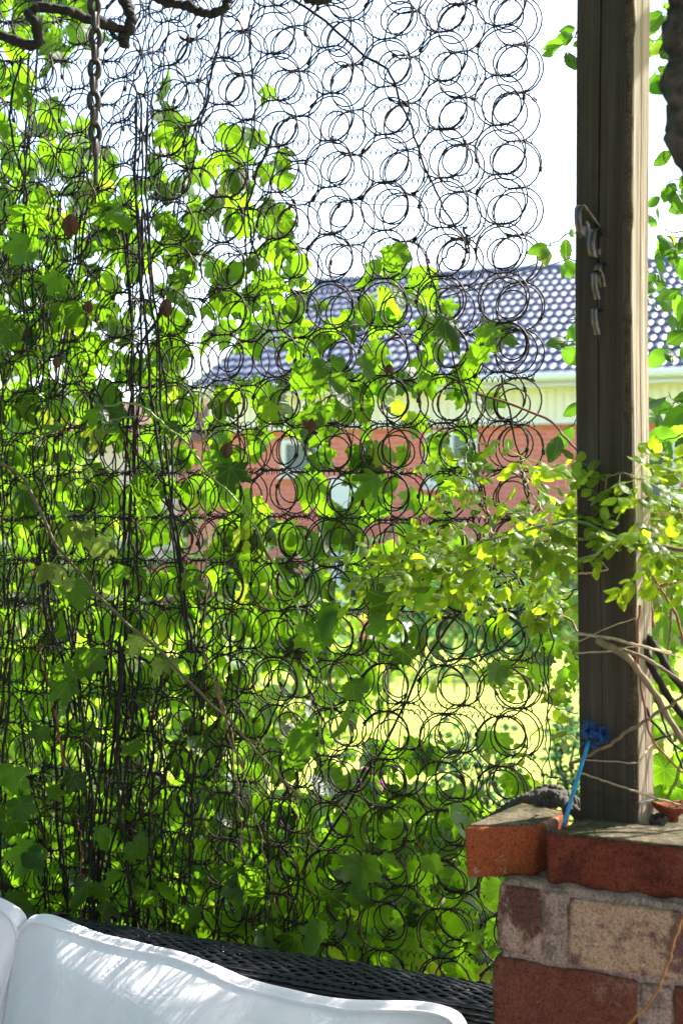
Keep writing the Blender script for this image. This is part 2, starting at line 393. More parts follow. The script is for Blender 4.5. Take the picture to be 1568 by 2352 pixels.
def rnrm(sp=.5, up=.35, r=rng, base=(0,-1,0)):
    b=np.array(base,float)*(1 if r.random()<.5 else -1)
    return norm(b+np.array([r.normal(0,sp),r.normal(0,sp),up+r.normal(0,sp)]))
def shrub(mb, c, rad, n, size, tpls, spread=1, rs=0, shell=.5):
    r=np.random.default_rng(rs); c=np.array(c,float); rad=np.array(rad,float)
    ph=r.uniform(0,6,6)
    for _ in range(n):
        d=norm(r.normal(size=3)); k=r.uniform(shell,1)**.6
        lump=1+.18*math.sin(d[0]*4+ph[0])+.15*math.sin(d[2]*6+ph[1])+.12*math.sin(d[0]*9+d[2]*7+ph[2])
        p=c+d*rad*k*lump
        put_leaf(mb,tpls[int(r.integers(len(tpls)))],p,size*r.uniform(.6,1.3),norm(np.array([r.normal(0,.7),r.normal(0,.7),-.4+r.normal(0,.5)])),norm(d*.5+np.array([r.normal(0,.5),r.normal(0,.5),.5+r.normal(0,.4)])),.3,.4,None,r)
# ------------------------------------------------------------------ ground
g=MB(); g.add([[-60,-10,0],[60,-10,0],[60,300,0],[-60,300,0]],[[0,1,2,3]])
tag(g.build('lawn',M_grass,smooth=False),'sunlit lawn behind the spring screen','lawn',kind='structure')
g=MB(); g.add([[-3,-4,.004],[3,-4,.004],[3,2.2,.004],[-3,3.6,.004]],[[0,1,2,3]])
tag(g.build('patio',M_pave,smooth=False),'paved seating area','paving',kind='structure')
g=MB(); g.add([[-4,3.1,.006],[1.9,2.0,.006],[2.2,6.3,.006],[-4,8.0,.006]],[[0,1,2,3]])
tag(g.build('flower_bed',M_soil,smooth=False),'planted soil bed behind the screen','soil',kind='structure')

# ------------------------------------------------------------------ house
E0=np.array([-2.25,21.5,0.]); UH=np.array([.925,-.380,0.]); NH=np.array([.380,.925,0.]); ZZ=np.array([0,0,1.])
def HP(a,b,z): return E0+UH*a+NH*b+ZZ*z
def facade_x(xD, b=.45):         # distance along the front for a viewing direction
    k=(xD-784)/F; p=E0+NH*b; return (k*p[1]-p[0])/(UH[0]-k*UH[1])
M_wallred=None
def housebrick():
    m,N,L=mat('red_house_brick'); tc=N.new('ShaderNodeTexCoord'); b=N.new('ShaderNodeTexBrick'); L.new(tc.outputs['UV'],b.inputs[0])
    b.inputs['Color1'].default_value=(.74,.15,.12,1); b.inputs['Color2'].default_value=(.80,.19,.15,1); b.inputs['Mortar'].default_value=(.62,.34,.28,1)
    b.inputs['Scale'].default_value=1; b.inputs['Brick Width'].default_value=.25; b.inputs['Row Height'].default_value=.075; b.inputs['Mortar Size'].default_value=.012
    princ(N,L,b.outputs[0],.85,b.outputs[1],.3,.01); return m
M_wallred=housebrick()
def rooftile():
    m,N,L=mat('glazed_blue_roof_tile'); v=mapping(N,L,(1,1,1)); n=nnoise(N,L,6,5,v)
    c=ramp(N,L,n.outputs[0],[(.3,(.05,.07,.14)),(.7,(.075,.10,.18))]); princ(N,L,c.outputs[0],.36,n.outputs[0],.15,.01,spec=.8,coat=.3); return m
M_roof=rooftile()
M_cream=simple('cream_paint',(.88,.82,.70),.6,3,.04,.1,.002)
M_white=simple('white_paint',(.82,.82,.82),.45,3,.03,.1,.002)
M_glass,N_,L_=mat('window_glass'); princ(N_,L_,(.10,.14,.15),.08,spec=.9)
house=empty('house',HP(5,3,0),'red brick bungalow with blue glazed tile roof and cream boarding','house')
RISE=1.70*1.3; RUN=4.7; HZ=1.5+1.45*1.3
LEN=15.0
# roof front slope, tiled
m=MB(); nroll=int(LEN/.15); sx=7; rows=15; na=nroll*sx+1
aa=np.linspace(0,nroll*.15,na); ph=(aa/.15)%1.0
prof=.042*np.abs(np.sin(PI*ph))**.8
sl_t=norm(NH*RUN+ZZ*RISE); sl_n=norm(np.cross(UH,sl_t)); SL=math.hypot(RUN,RISE)
Vr=[];
lines=[]
for rI in range(rows):
    s0=rI*SL/rows; s1=(rI+1)*SL/rows+.03
    for s_,lift in ((s0,.055),(s0+.004,.058),(s1,.004)): lines.append((s_,lift,rI))
base0=HP(0,0,HZ)
for s_,lift,_ in lines:
    off=.0
    Vr.append(base0+aa[:,None]*UH+s_*sl_t+(prof+lift)[:,None]*sl_n)
Vr=np.array(Vr); nl=len(lines); Q=[]
for li_ in range(nl-1):
    if (li_%3)==2: continue
    i=np.arange(na-1); Q.append(np.stack([li_*na+i,li_*na+i+1,(li_+1)*na+i+1,(li_+1)*na+i],1))
# closing lip below each row
lip=[]
m.add(Vr.reshape(-1,3),np.concatenate(Q))
for rI in range(rows):
    top=Vr[rI*3]; low=base0+aa[:,None]*UH+(rI*SL/rows)*sl_t+(0*prof)[:,None]*sl_n
    i=np.arange(na-1); m.add(np.concatenate([low,top]),np.stack([i,i+1,na+i+1,na+i],1))
roof=m.build('roof',M_roof,house,smooth=False)
# smooth across rolls looks better
roof.data.polygons.foreach_set('use_smooth',np.ones(len(roof.data.polygons),bool))
m=MB(); m.add([HP(0,RUN,HZ+RISE),HP(LEN,RUN,HZ+RISE),HP(LEN,RUN*2,HZ),HP(0,RUN*2,HZ)],[[0,1,2,3]]); m.build('rear_roof',M_roof,house,smooth=False)
m=MB()
for k in range(int(LEN/.38)): tube(m,[HP(k*.38,RUN,HZ+RISE+.02),HP(k*.38+.4,RUN,HZ+RISE+.035)],.11,10)
m.build('ridge_tiles',M_roof,house)
m=MB(); tube(m,[HP(0,-.06,HZ-.04),HP(LEN,-.06,HZ-.04)],.065,10); box(m,HP(LEN/2,.04,HZ-.06),UH*LEN/2,NH*.02,ZZ*.09); m.build('gutter',M_white,house)
# boarding band: boards as separate strips in one mesh
m=MB(); wz0=HZ-1.02*.60; topz=HZ-.14
box(m,HP(LEN/2,.36,(wz0+topz)/2),UH*(LEN/2-.1),NH*.02,ZZ*(topz-wz0)/2)
for k in range(int((LEN-.2)/.12)): box(m,HP(.16+k*.12,.332,(wz0+topz)/2),UH*.052,NH*.009,ZZ*(topz-wz0)/2*.96)
m.build('boarding',M_cream,house,smooth=False)
m=MB(); box(m,HP(LEN/2,.17,topz-.01),UH*(LEN/2),NH*.20,ZZ*.012); box(m,HP(LEN/2,.33,wz0-.02),UH*(LEN/2-.1),NH*.03,ZZ*.03); m.build('soffit',M_white,house,smooth=False)
m=MB()
def wallquad(mb,a0,a1,b,z0,z1):
    mb.add([HP(a0,b,z0),HP(a1,b,z0),HP(a1,b,z1),HP(a0,b,z1)],[[0,1,2,3]],None,[[a0,z0],[a1,z0],[a1,z1],[a0,z1]])
wallquad(m,.15,LEN-.1,.45,0,wz0)
m.add([HP(.15,.45,0),HP(.15,2*RUN-.45,0),HP(.15,2*RUN-.45,HZ),HP(.15,RUN,HZ+RISE-.1),HP(.15,.45,HZ)],[[0,1,2,4]],[[4,2,3]],[[0,0],[8.5,0],[8.5,3.3],[4.2,5.7],[0,3.3]])
m.build('wall',M_wallred,house,smooth=False)
def window(x0,x1,y0,y1,bars=1):
    a0,a1=facade_x(x0),facade_x(x1); Ym=(HP((a0+a1)/2,.45,0))[1]; z1=EYE-(y0-1176)/F*Ym; z0=EYE-(y1-1176)/F*Ym
    fr=MB(); w=.07; mid=(a0+a1)/2; zc=(z0+z1)/2
    for a_ in (a0,a1): box(fr,HP(a_,.42,zc),UH*w/2,NH*.045,ZZ*((z1-z0)/2+w/2))
    for z_ in (z0,z1): box(fr,HP(mid,.425,z_),UH*((a1-a0)/2),NH*.04,ZZ*w/2)
    for k in range(bars): box(fr,HP(a0+(a1-a0)*(k+1)/(bars+1),.43,zc),UH*.03,NH*.03,ZZ*(z1-z0)/2)
    f=fr.build('window',M_white,house,smooth=False)
    pn=MB(); wallquad(pn,a0,a1,.435,z0,z1); p=pn.build('pane',M_glass,None,smooth=False); p.parent=f; p.location=(0,0,0)
    p.location=(0,0,0)
    s_=MB(); box(s_,HP(mid,.40,z0-.07),UH*((a1-a0)/2+.08),NH*.10,ZZ*.02); q=s_.build('sill',M_white,None,smooth=False); q.parent=f
window(655,735,1015,1085,0); window(985,1092,995,1110,1); window(1480,1545,1000,1150,0)
a0=facade_x(760);a1=facade_x(835)
m=MB(); box(m,HP((a0+a1)/2,.42,1.02),UH*(a1-a0)/2,NH*.04,ZZ*1.0); d_=m.build('door',M_white,house,smooth=False)
m=MB(); tube(m,[HP(facade_x(1556),.37,0),HP(facade_x(1556),.37,HZ-.1)],.045,8); m.build('drainpipe',M_white,house)
# neighbour
nb=empty('neighbour_house',(-5.2,24,0),'pale pink rendered building glimpsed through the vines at left','building')
M_pink=simple('pale_render',(.80,.66,.60),.8,3,.05,.1,.003)
m=MB(); box(m,(-5.0,25.5,1.35),(2.6,-.5,0),(.3,1.5,0),(0,0,1.35)); m.build('wall',M_pink,nb,smooth=False)
m=MB(); box(m,(-5.0,23.93,.35),(2.62,-.5,0),(.01,.05,0),(0,0,.35)); m.build('plinth',simple('orange_plinth',(.5,.2,.1),.8),nb,smooth=False)
m=MB(); m.add([(-7.9,24.2,2.68),(-2.2,23.1,2.68),(-1.9,25.2,3.5),(-7.6,26.3,3.5),(-7.3,28.2,2.68),(-1.6,27.2,2.68)],[[0,1,2,3],[3,2,5,4]]); m.build('roof',simple('brown_roof',(.16,.08,.06),.8),nb,smooth=False)
# garden things
hedge=MB()
for k in range(11):
    x=-3.2+k*1.05; y=18.6-x*.40-.9
    shrub(hedge,(x,y,.65+.1*math.sin(k*2)),(.75,.5,.62+.15*math.sin(k*1.7)),520,.10,OVAL,rs=100+k,shell=.55)
tag(hedge.build('hedge',M_dark),'dark blue-green hedge running along the foot of the brick house','hedge')
def tree(name,label,cx,cy,h,rad,n,size,material,seed,trunk=.12):
    t=empty(name,(cx,cy,0),label,'tree' ,'trees beyond the garden'); r=np.random.default_rng(seed)
    tr=MB(); tube(tr,wob(np.linspace([cx,cy,0],[cx+.2,cy,h*.7],8),.08,1,seed),np.linspace(trunk,trunk*.4,8),8)
    cr=MB()
    for k in range(7):
        d=r.normal(size=3); d/=np.linalg.norm(d); c=np.array([cx,cy,h*.66])+d*np.array(rad)*.55
        tube(tr,wob(np.linspace([cx,cy,h*.4],c,6),.08,1,seed+k),np.linspace(trunk*.4,.02,6),5)
        shrub(cr,c,np.array(rad)*r.uniform(.4,.6),n//7,size,OVAL,rs=seed*10+k,shell=.2)
    tr.build('trunk',M_bark,t); cr.build('crown',material,t)
tree('garden_tree','pale leafy tree far behind the left part of the screen',-3.4,12.5,3.3,(1.5,1.2,1.2),2600,.13,M_shrub,21)
tree('garden_tree','taller green tree at the far left edge beyond the screen',-3.2,9.0,3.9,(1.05,.9,1.3),2200,.12,M_tree,22)
def bush(name,label,c,rad,n,size,material,seed,tpls=OVAL,cat='shrub'):
    b=empty(name,(c[0],c[1],0),label,cat)
    f=MB(); shrub(f,c,rad,n,size,tpls,rs=seed,shell=.3); f.build('foliage',material,b)
    s_=MB()
    for k in range(5):
        a=k*1.3; tube(s_,wob(np.linspace([c[0],c[1],0],[c[0]+rad[0]*.6*math.cos(a),c[1]+rad[1]*.6*math.sin(a),c[2]+rad[2]*.5],7),.02,1,k+seed),np.linspace(.012,.004,7),5)
    s_.build('stem',M_stem,b); return b
bush('garden_shrub','large yellow-green shrub behind the lower left of the screen',(-1.15,5.2,.55),(.95,.7,.62),1500,.09,M_shrub,31)
bush('garden_shrub','tall bright shrub behind the far left of the screen',(-1.75,7.0,1.0),(1.0,.8,.95),1500,.11,M_shrub,32)
bush('garden_shrub','leafy currant bush behind the bottom of the screen next to the brick pier',(.22,3.55,.30),(.42,.32,.52),700,.07,M_hop,33,HOP)
bush('garden_shrub','dense low bush behind the middle of the sofa back',(-.35,3.9,.32),(.6,.4,.50),1000,.075,M_hop,34,HOP)
bush('garden_shrub','rounded shrub in the middle distance left of the lawn',(-.35,9.6,.45),(1.0,.6,.55),1100,.09,M_shrub,35)
bush('box_bush','small dark box bush on the lawn just left of the timber post',(1.02,6.3,.42),(.16,.16,.30),900,.025,M_dark,36,SMALL)
bush('box_bush','dark clipped bush seen low through the coils near the rope',(.62,6.6,.30),(.22,.2,.26),900,.03,M_dark,37,SMALL)
bush('garden_shrub','broad green bush to the right of the timber post',(1.25,4.3,.45),(.42,.35,.5),900,.07,M_tree,38)
bush('garden_shrub','sunlit shrub beside the house right of the post',(3.2,10.5,.9),(.9,.8,.95),900,.11,M_shrub,39)
bush('garden_shrub','blue-green shrub on the lawn edge under the brick house',(1.55,13.2,.6),(1.2,.7,.62),900,.11,M_dark,40)
# hosta
ho=empty('hosta',(-.08,5.0,0),'blue-leaved hosta clump low behind the middle of the screen','plant')
m=MB(); r=np.random.default_rng(5)
for k in range(26):
    a=r.uniform(0,2*PI); el=r.uniform(.2,.9); d=np.array([math.cos(a)*math.cos(el),math.sin(a)*math.cos(el),math.sin(el)])
    put_leaf(m,leaf_oval(11,.34,0),np.array([-.08,5.0,.28])+d*.08,.26*r.uniform(.8,1.2),norm(d+np.array([0,0,-.15])),norm(np.array([-d[0],-d[1],1.2])),.6,.3,None,r)
m.build('foliage',M_hosta,ho)
fl=empty('pink_flower',(.08,4.6,0),'pink flower blooming low behind the coils','flower')
m=MB(); tube(m,wob(np.linspace([.08,4.6,0],[.085,4.6,.62],8),.01,1,4),.004,5); m.build('stem',M_green,fl)
M_pinkf=leafmat('pink_petal',(.5,.12,.35),(.6,.18,.45),0)
m=MB()
for k in range(34):
    d=norm(r.normal(size=3)+np.array([0,-.3,.3])); put_leaf(m,leaf_oval(6,.4,0),np.array([.085,4.6,.62])+d*.012,.05,d,norm(np.cross(d,[0,0,1.])+1e-3),.4,.3,None,r)
m.build('petals',M_pinkf,fl)
pb=empty('planter_box',(.5,15.4,0),'red and white planter box at the edge of the lawn','planter')
m=MB(); box(m,(.33,15.4,.18),(.14,-.05,0),(.05,.12,0),(0,0,.18)); m.build('red_side',M_wallred,pb,smooth=False)
m=MB(); box(m,(.60,15.29,.15),(.12,-.045,0),(.05,.12,0),(0,0,.15)); m.build('white_side',M_white,pb,smooth=False)
# wire fence in the lawn
fe=empty('wire_fence',(1.0,7.6,0),'low thin wire mesh fence crossing the bright lawn','fence')
m=MB(); x0,x1=.25,2.4
for k in range(26):
    x=x0+(x1-x0)*k/25; tube(m,wob(np.linspace([x,7.7-.3*x,0],[x,7.7-.3*x,.62],5),.006,1,k),.0016,4)
for k in range(5):
    z=.08+k*.13; tube(m,wob([[x,7.7-.3*x,z] for x in np.linspace(x0,x1,30)],.006,4,50+k),.0016,4)
m.build('wire_mesh',simple('fence_wire',(.10,.12,.07),.6),fe)
for x in (x0,1.3,x1):
    m=MB(); tube(m,[[x,7.7-.3*x,0],[x,7.7-.3*x,.7]],.008,6); m.build('post',M_stem,fe)

# ------------------------------------------------------------------ mattress spring screen
P0=np.array([.338,2.45,0]); UL=np.array([-.931,.364,0]); NA=np.array([.364,.931,0]); TH=.118
CP,RP=.108,.086; S0=.0647; ZT=2.262
NC=12; R0,R1=-4,20
def warp(p):     # sag and buckling of the old screen, larger toward the upper left
    s=(p-P0)@UL; z=p[:,2]
    k=np.clip((s-.35)/.8,0,1)*np.clip((z-1.25)/.8,0,1)
    k2=.25+1.7*k+.5*np.clip((.95-z)/.3,0,1)
    a=.010*np.sin(s*7.1+z*3)+.006*np.sin(z*11+s*4)
    b=.008*np.sin(s*5.3+1+z*2.2)+.007*np.sin(s*13+z*5)
    c=.007*np.sin(z*6.1+s*9)
    return p+(k2*a)[:,None]*NA+(k2*c)[:,None]*UL+(k2*b*.8)[:,None]*ZZ
screen=empty('spring_screen',P0+UL*.6+np.array([0,0,.45]),'old rusty mattress of open bed springs standing upright as a garden screen','spring screen')
def coil(mb, s, zc, seed):
    r=np.random.default_rng(seed); R=.0452; Rw=.0255+r.uniform(-.0015,.002); turns=2.85+r.uniform(-.2,.3)
    a0=r.uniform(-.6,.6)+ (PI if r.random()<.25 else 0)
    sg=22; A=[];D=[];RR=[]
    ts=np.linspace(0,1,sg+1)
    ang=list(a0+ts*2*PI*.97); rr=[R]*(sg+1); dd=[0.003*np.sin(t*PI) for t in ts]
    n2=int(turns*18); t2=np.linspace(0,1,n2+1)[1:]
    ang+=list(a0+2*PI*.97+t2*2*PI*turns)
    prof=np.clip(np.abs(2*t2-1),0,1)**1.15
    rr+=list(Rw+(R-Rw)*prof); dd+=list(.004+(TH-.008)*(t2))
    a1=ang[-1]; ang+=list(a1+ts[1:]*2*PI*.97); rr+=[R]*sg; dd+=[TH]*sg
    ang=np.array(ang); rr=np.array(rr); dd=np.array(dd)
    tilt=r.normal(0,.2,2); ctr=r.normal(0,.0036,2)
    w=1-np.abs(2*dd/TH-1)
    x=np.cos(ang)*rr+ctr[0]*w*2; z=np.sin(ang)*rr+ctr[1]*w*2
    dd=dd+w*(x*tilt[0]+z*tilt[1])
    z=np.clip(z,-.0432,.0432)
    big=rr>.044; z=np.where(big,z+r.normal(0,.0006),z)
    p=P0+UL*(s+r.normal(0,.0022))+x[:,None]*UL+dd[:,None]*NA+(zc+z)[:,None]*ZZ
    p=warp(p); rn=r.random()
    tube(mb,p,.00148,5,rn)
    # tied ends: small twists of wire
    for i in (0,1,len(p)-1):
        if i==1: continue
        tt=p[1]-p[0] if i==0 else p[-1]-p[-2]; tt=norm(tt); q=p[i]
        hx=np.linspace(-.004,.0045,14); u=norm(np.cross(tt,[.3,.5,.8])); v=np.cross(tt,u)
        tube(mb,[q+tt*h+(u*math.cos(h*2600)+v*math.sin(h*2600))*.0030 for h in hx],.0014,4,rn)
cols=[];stuff=MB(); cnt=0
cands=[]
for j in range(NC):
    for k in range(R0,R1):
        s=S0+CP*j-.0; zc=ZT-RP*(k+.5); cands.append((j,k,s,zc))
for j,k,s,zc in cands:
    s_=s-.064*0
    key=(j<=4 and -2<=k<=17)
    mb=MB() if key else stuff
    coil(mb,s_,zc,1000+j*50+k)
    if key:
        o=mb.build('spring_coil',M_wire,screen,origin=P0+UL*s_+ZZ*zc)
so_=stuff.build('spring_coil',M_wire,screen); so_['kind']='stuff'
def helical(mb, depth, z, seed):
    r=np.random.default_rng(seed); s0,s1=S0-.030,S0+CP*(NC-1)+.052; turns=(s1-s0)/.0108; n=int(turns*9)
    t=np.linspace(0,1,n); a=t*turns*2*PI+r.uniform(0,6); s=s0+(s1-s0)*t
    rad=.0055+.0004*np.sin(t*40+r.uniform(0,6))
    p=P0+s[:,None]*UL+(depth+rad*np.cos(a))[:,None]*NA+(z+rad*np.sin(a)+.0012*np.sin(s*9+r.uniform(0,6)))[:,None]*ZZ
    tube(mb,warp(p),.00088,4)
for k in range(R0,R1+1):
    z=ZT-RP*k
    for dep in (0,TH):
        mb=MB(); helical(mb,dep,z,k*2+int(dep>0)+500); mb.build('lacing_wire',M_wire2,screen)
# ------------------------------------------------------------------ sofa
US=norm([.917,-.465,0]); NS=norm([-.465,-.917,0])
SA=np.array([-.6756,2.815,0]); ZS=EYE-.779
sofa=empty('sofa',SA+US*.5+NS*.3+np.array([0,0,.0]),'black woven wicker garden sofa in front of the spring screen','sofa')
def weave(name, a0, a1, drop, off=0.0, prof_depth=.112):
    """longitudinal strands woven over cross bands, following a rounded back-top-front profile"""
    path=[]; 
    def pr(t):                  # t metres along the profile; returns outward offset, height, normal
        rc=.014; L1=.06; wtop=prof_depth-2*rc; q=PI/2*rc
        if t<L1: return (0,-rc-(L1-t), (-1,0))
        t-=L1
        if t<q: a=t/rc; return (rc-rc*math.cos(a), -rc+rc*math.sin(a),(-math.cos(a),math.sin(a)))
        t-=q
        if t<wtop: return (rc+t,0.0+.004*math.sin(PI*t/wtop),(0,1))
        t-=wtop
        if t<q: a=t/rc; return (rc+wtop+rc*math.sin(a), -rc+rc*math.cos(a),(math.sin(a),math.cos(a)))
        t-=q
        return (prof_depth, -rc-t,(1,0))
    total=.06+PI*.014+prof_depth-.028+drop
    pitch=.0086; ns=int(total/pitch); per=.034; m1=MB()
    n=int((a1-a0)/.0058); s=np.linspace(a0,a1,n); r=np.random.default_rng(3)
    for i in range(ns):
        o_,h_,nn=pr((i+.5)*pitch); N3=NS*nn[0]+ZZ*nn[1]
        w=np.cos(s/per*2*PI+(PI if i%2 else 0)+r.normal(0,.12))
        base=SA+US*s[:,None]+NS*o_+ZZ*(ZS+h_+off)
        base=base+(.0020+.0016*w+.0006*np.sin(s*31+i))[:,None]*N3+.0007*np.sin(s*17+i*2)[:,None]*ZZ
        tube(m1,base,.0045,6,r.random(),squash=.42,nrm=N3)
    o=m1.build(name,M_wicker,sofa)
    m2=MB(); nb_=int((a1-a0)/(per/2)); tt=np.linspace(0,total-.001,70)
    for b in range(nb_):
        sb=a0+(b+.5)*per/2; ph=(PI if b%2 else 0)
        pts=[];nr=[]
        for t in tt:
            o_,h_,nn=pr(t); N3=NS*nn[0]+ZZ*nn[1]
            pts.append(SA+US*sb+NS*o_+ZZ*(ZS+h_+off)+N3*(-.0006)); nr.append(N3)
        tube(m2,pts,.0075,5,.5,squash=.22,nrm=np.array(nr))
    m2.build('cross_band',M_wicker,sofa)
    m3=MB(); box(m3,SA+US*(a0+a1)/2+NS*prof_depth/2+ZZ*(ZS+off-.004-(drop+.05)/2),US*(a1-a0)/2*.996,NS*(prof_depth/2-.006),ZZ*((drop+.05)/2)); m3.build('backrest_core',M_wickerin,sofa,smooth=False)
weave('backrest_weave',.170,1.10,.26)
weave('backrest_weave',-.42,.163,.22,-.006)
m=MB(); box(m,SA+US*.34+NS*.45+ZZ*.30,US*.76,NS*.34,ZZ*.11); box(m,SA+US*.34+NS*.055+ZZ*.30,US*.75,NS*.04,ZZ*.2); m.build('seat_base',M_wicker,sofa,smooth=False)
for k,(a,b) in enumerate(((-.38,.1),(-.38,.75),(1.06,.1),(1.06,.75))):
    m=MB(); box(m,SA+US*a+NS*b+ZZ*.096,US*.025,NS*.025,ZZ*.096); m.build('leg',M_wickerin,sofa,smooth=False)
m=MB(); tube(m,[SA+US*.166+NS*.0+ZZ*(ZS+.002),SA+US*.166+NS*.03+ZZ*(ZS+.012),SA+US*.168+NS*.09+ZZ*(ZS+.011),SA+US*.168+NS*.112+ZZ*(ZS-.006)],.0075,8,squash=.6); m.build('joint_band',M_wicker,sofa)
# cushions
def cushion(label, tops, hgt=.46, bulge=.10, seed=0, lean=.16):
    tp=spline(tops,10); L=np.concatenate([[0],np.cumsum(np.linalg.norm(np.diff(tp,axis=0),axis=1))]); nu=110; nv=56
    uu=np.linspace(0,1,nu); tp=np.stack([np.interp(uu*L[-1],L,tp[:,c]) for c in range(3)],1)
    r=np.random.default_rng(seed); vv=np.linspace(0,1,nv)
    o=empty('cushion',tp.mean(0)-np.array([0,0,hgt]),label,'cushion','white cushions on the sofa')
    fr=np.zeros((nv,nu,3)); 
    botz=tp[:,2].min()-hgt
    for i,v in enumerate(vv):
        side=np.minimum(uu,1-uu); bu=(1-np.exp(-side*7)); bv=(1-math.exp(-v*6.5))*(1-math.exp(-(1-v)*6))
        bl=bulge*bu*bv
        zz=tp[:,2]*(1-v)+botz*v
        base=tp.copy(); base[:,2]=zz
        # pull the side seams in a little and the corners round
        base+= US*((.5-uu)*.02*math.sin(PI*v))[:,None]
        wr=.0040*np.sin(uu*26+v*9+seed)*math.exp(-v*5)+.006*np.sin(uu*7+v*5+2)*bu+.003*np.sin(uu*17-v*7)*bu+.0025*np.sin(uu*11-v*23+1)*bu+.004*np.exp(-((uu-.12-v*.25)/.03)**2)*(1-v)
        wr+= -.006*np.exp(-((uu-.72+v*.35)/.035)**2)*bu + .005*np.exp(-((uu-.66+v*.35)/.03)**2)*bu
        fr[i]=base+NS*(bl+lean*v+wr)[:,None]
    V=fr.reshape(-1,3); idx=np.arange(nv*nu).reshape(nv,nu)
    Q=np.stack([idx[:-1,:-1],idx[1:,:-1],idx[1:,1:],idx[:-1,1:]],-1).reshape(-1,4)
    m=MB(); m.add(V,Q)
    # boxing and back
    BT=.030; back=fr.copy(); 
    for i,v in enumerate(vv):
        side=np.minimum(uu,1-uu); bu=(1-np.exp(-side*9)); bv=(1-math.exp(-v*9))*(1-math.exp(-(1-v)*6))
        base=tp.copy(); base[:,2]=tp[:,2]*(1-v)+botz*v
        back[i]=base-NS*(BT+.035*bu*bv)[:,None]+NS*lean*v+ZZ*.004
    def strip(A,B,bul):
        n=len(A); rows=[A]
        for k in (.25,.5,.75): rows.append(A*(1-k)+B*k+bul*math.sin(PI*k))
        rows.append(B); R=np.array(rows).reshape(-1,3); ix=np.arange(len(rows)*n).reshape(len(rows),n)
        m.add(R,np.stack([ix[:-1,:-1],ix[1:,:-1],ix[1:,1:],ix[:-1,1:]],-1).reshape(-1,4))
    wv=(.008+.0012*np.sin(uu*23+seed)+.0006*np.sin(uu*51))*np.minimum(1,np.minimum(uu,1-uu)*30)
    strip(fr[0],back[0],wv[:,None]*ZZ)
    strip(fr[:,0],back[:,0],-US*.006); strip(fr[:,-1],back[:,-1],US*.006); strip(fr[-1],back[-1],-ZZ*.006)
    m.add(back.reshape(-1,3),Q[:,::-1])
    m.build('cover',M_cushion,o)
    pm=MB(); loop=np.concatenate([fr[::-1,0],fr[0],fr[:,-1]]); tube(pm,loop+NS*.001,.0036,7)
    pm.build('piping',M_cushion,o)
    return o
def SY(x,back=.055):           # distance at which the view direction meets the sofa front, minus a gap
    k=(x-784)/F; p=SA+NS*(.112+back); s=(k*p[1]-p[0])/(US[0]-k*US[1]); return (p+US*s)[1]
topsD=[(44,2150),(54,2122),(78,2109),(110,2111),(151,2128),(201,2148),(251,2163),(326,2182),(402,2199),(477,2224),(552,2258),(653,2285),(787,2307),(896,2312),(985,2318),(1028,2330),(1050,2352),(1062,2385)]
tops=[P(x,y+9,SY(x)) for x,y in topsD]
cushion('long white cushion with piped edge and leaf shadows along the sofa back',tops,.42,.095,1)
tops2=[P(x,y,SY(x,.06)) for x,y in [(-420,2040),(-330,2020),(-200,2035),(-80,2060),(-20,2078),(20,2100),(38,2125),(42,2160)]]
cushion('second white cushion cut off by the left edge of the picture',tops2,.42,.05,2)

# ------------------------------------------------------------------ brick pier
PU=norm([.873,-.487,0]); PN=norm([.487,.873,0])      # along the front, into the pier
pier=empty('brick_pier',(.40,1.95,0),'low weathered brick and stone pier carrying the timber post','brick pier')
C0=np.array([.204,1.884,0])
def course(s0,s1,h0,h1,mt,seed,inset=0,dep=.12,sk=0,rad=.004,amp=.0020,label=None):
    b=[C0+PU*s0+PN*inset,C0+PU*(s1)+PN*inset,C0+PU*s1+PN*dep,C0+PU*s0+PN*dep]
    c8=[x+ZZ*(EYE-h1) for x in b]+[x+ZZ*(EYE-h0)+PU*sk for x in b]
    mb=MB(); hull(mb,c8,22,rad,amp,seed,60); o=mb.build('brick',mt,pier)
    if label: o['label']=label
m=MB(); hull(m,[C0+PU*.006+PN*.0045,C0+PU*.62+PN*.0045,C0+PU*.62+PN*.30,C0+PU*.006+PN*.30]+[C0+PU*.006+PN*.0045+ZZ*(EYE-.487),C0+PU*.62+PN*.0045+ZZ*(EYE-.487),C0+PU*.62+PN*.30+ZZ*(EYE-.487),C0+PU*.006+PN*.30+ZZ*(EYE-.487)],64,.004,.0030,11,110)
m.build('mortar_core',M_mortar,pier)
# caps
z1,z0=EYE-.421,EYE-.488
q=[T(1066,1900,.421),T(1238,1898,.421),T(1308,1863,.421),T(1196,1844,.421)]
low=[a.copy() for a in q]; 
for a in low: a[2]=z0
low[0][0]+=.002; low[1][0]-=.006
mb=MB(); hull(mb,low+q,26,.006,.0016,21,55); o=mb.build('brick',M_cap1,pier); o['label']='orange cap brick flecked with pale mortar'
A=T(1250,1912,.421); 
q=[A,A+PU*.33,A+PU*.33+PN*.11,A+PN*.105+PU*.01]; low=[a.copy() for a in q]
for a in low: a[2]=EYE-.4925
low[0]=low[0]+PU*.004
mb=MB(); hull(mb,low+q,30,.008,.0022,22,50); o=mb.build('brick',M_cap2,pier); o['label']='dark red soot-stained cap brick'
q=[A+PN*.108+PU*.06,A+PU*.40+PN*.113,A+PU*.40+PN*.30,A+PN*.30+PU*.05]; q=[a-ZZ*.006 for a in q]; low=[a-ZZ*.06 for a in q]
mb=MB(); hull(mb,low+q,24,.006,.002,23,50); mb.build('top_slab',M_topmoss,pier)
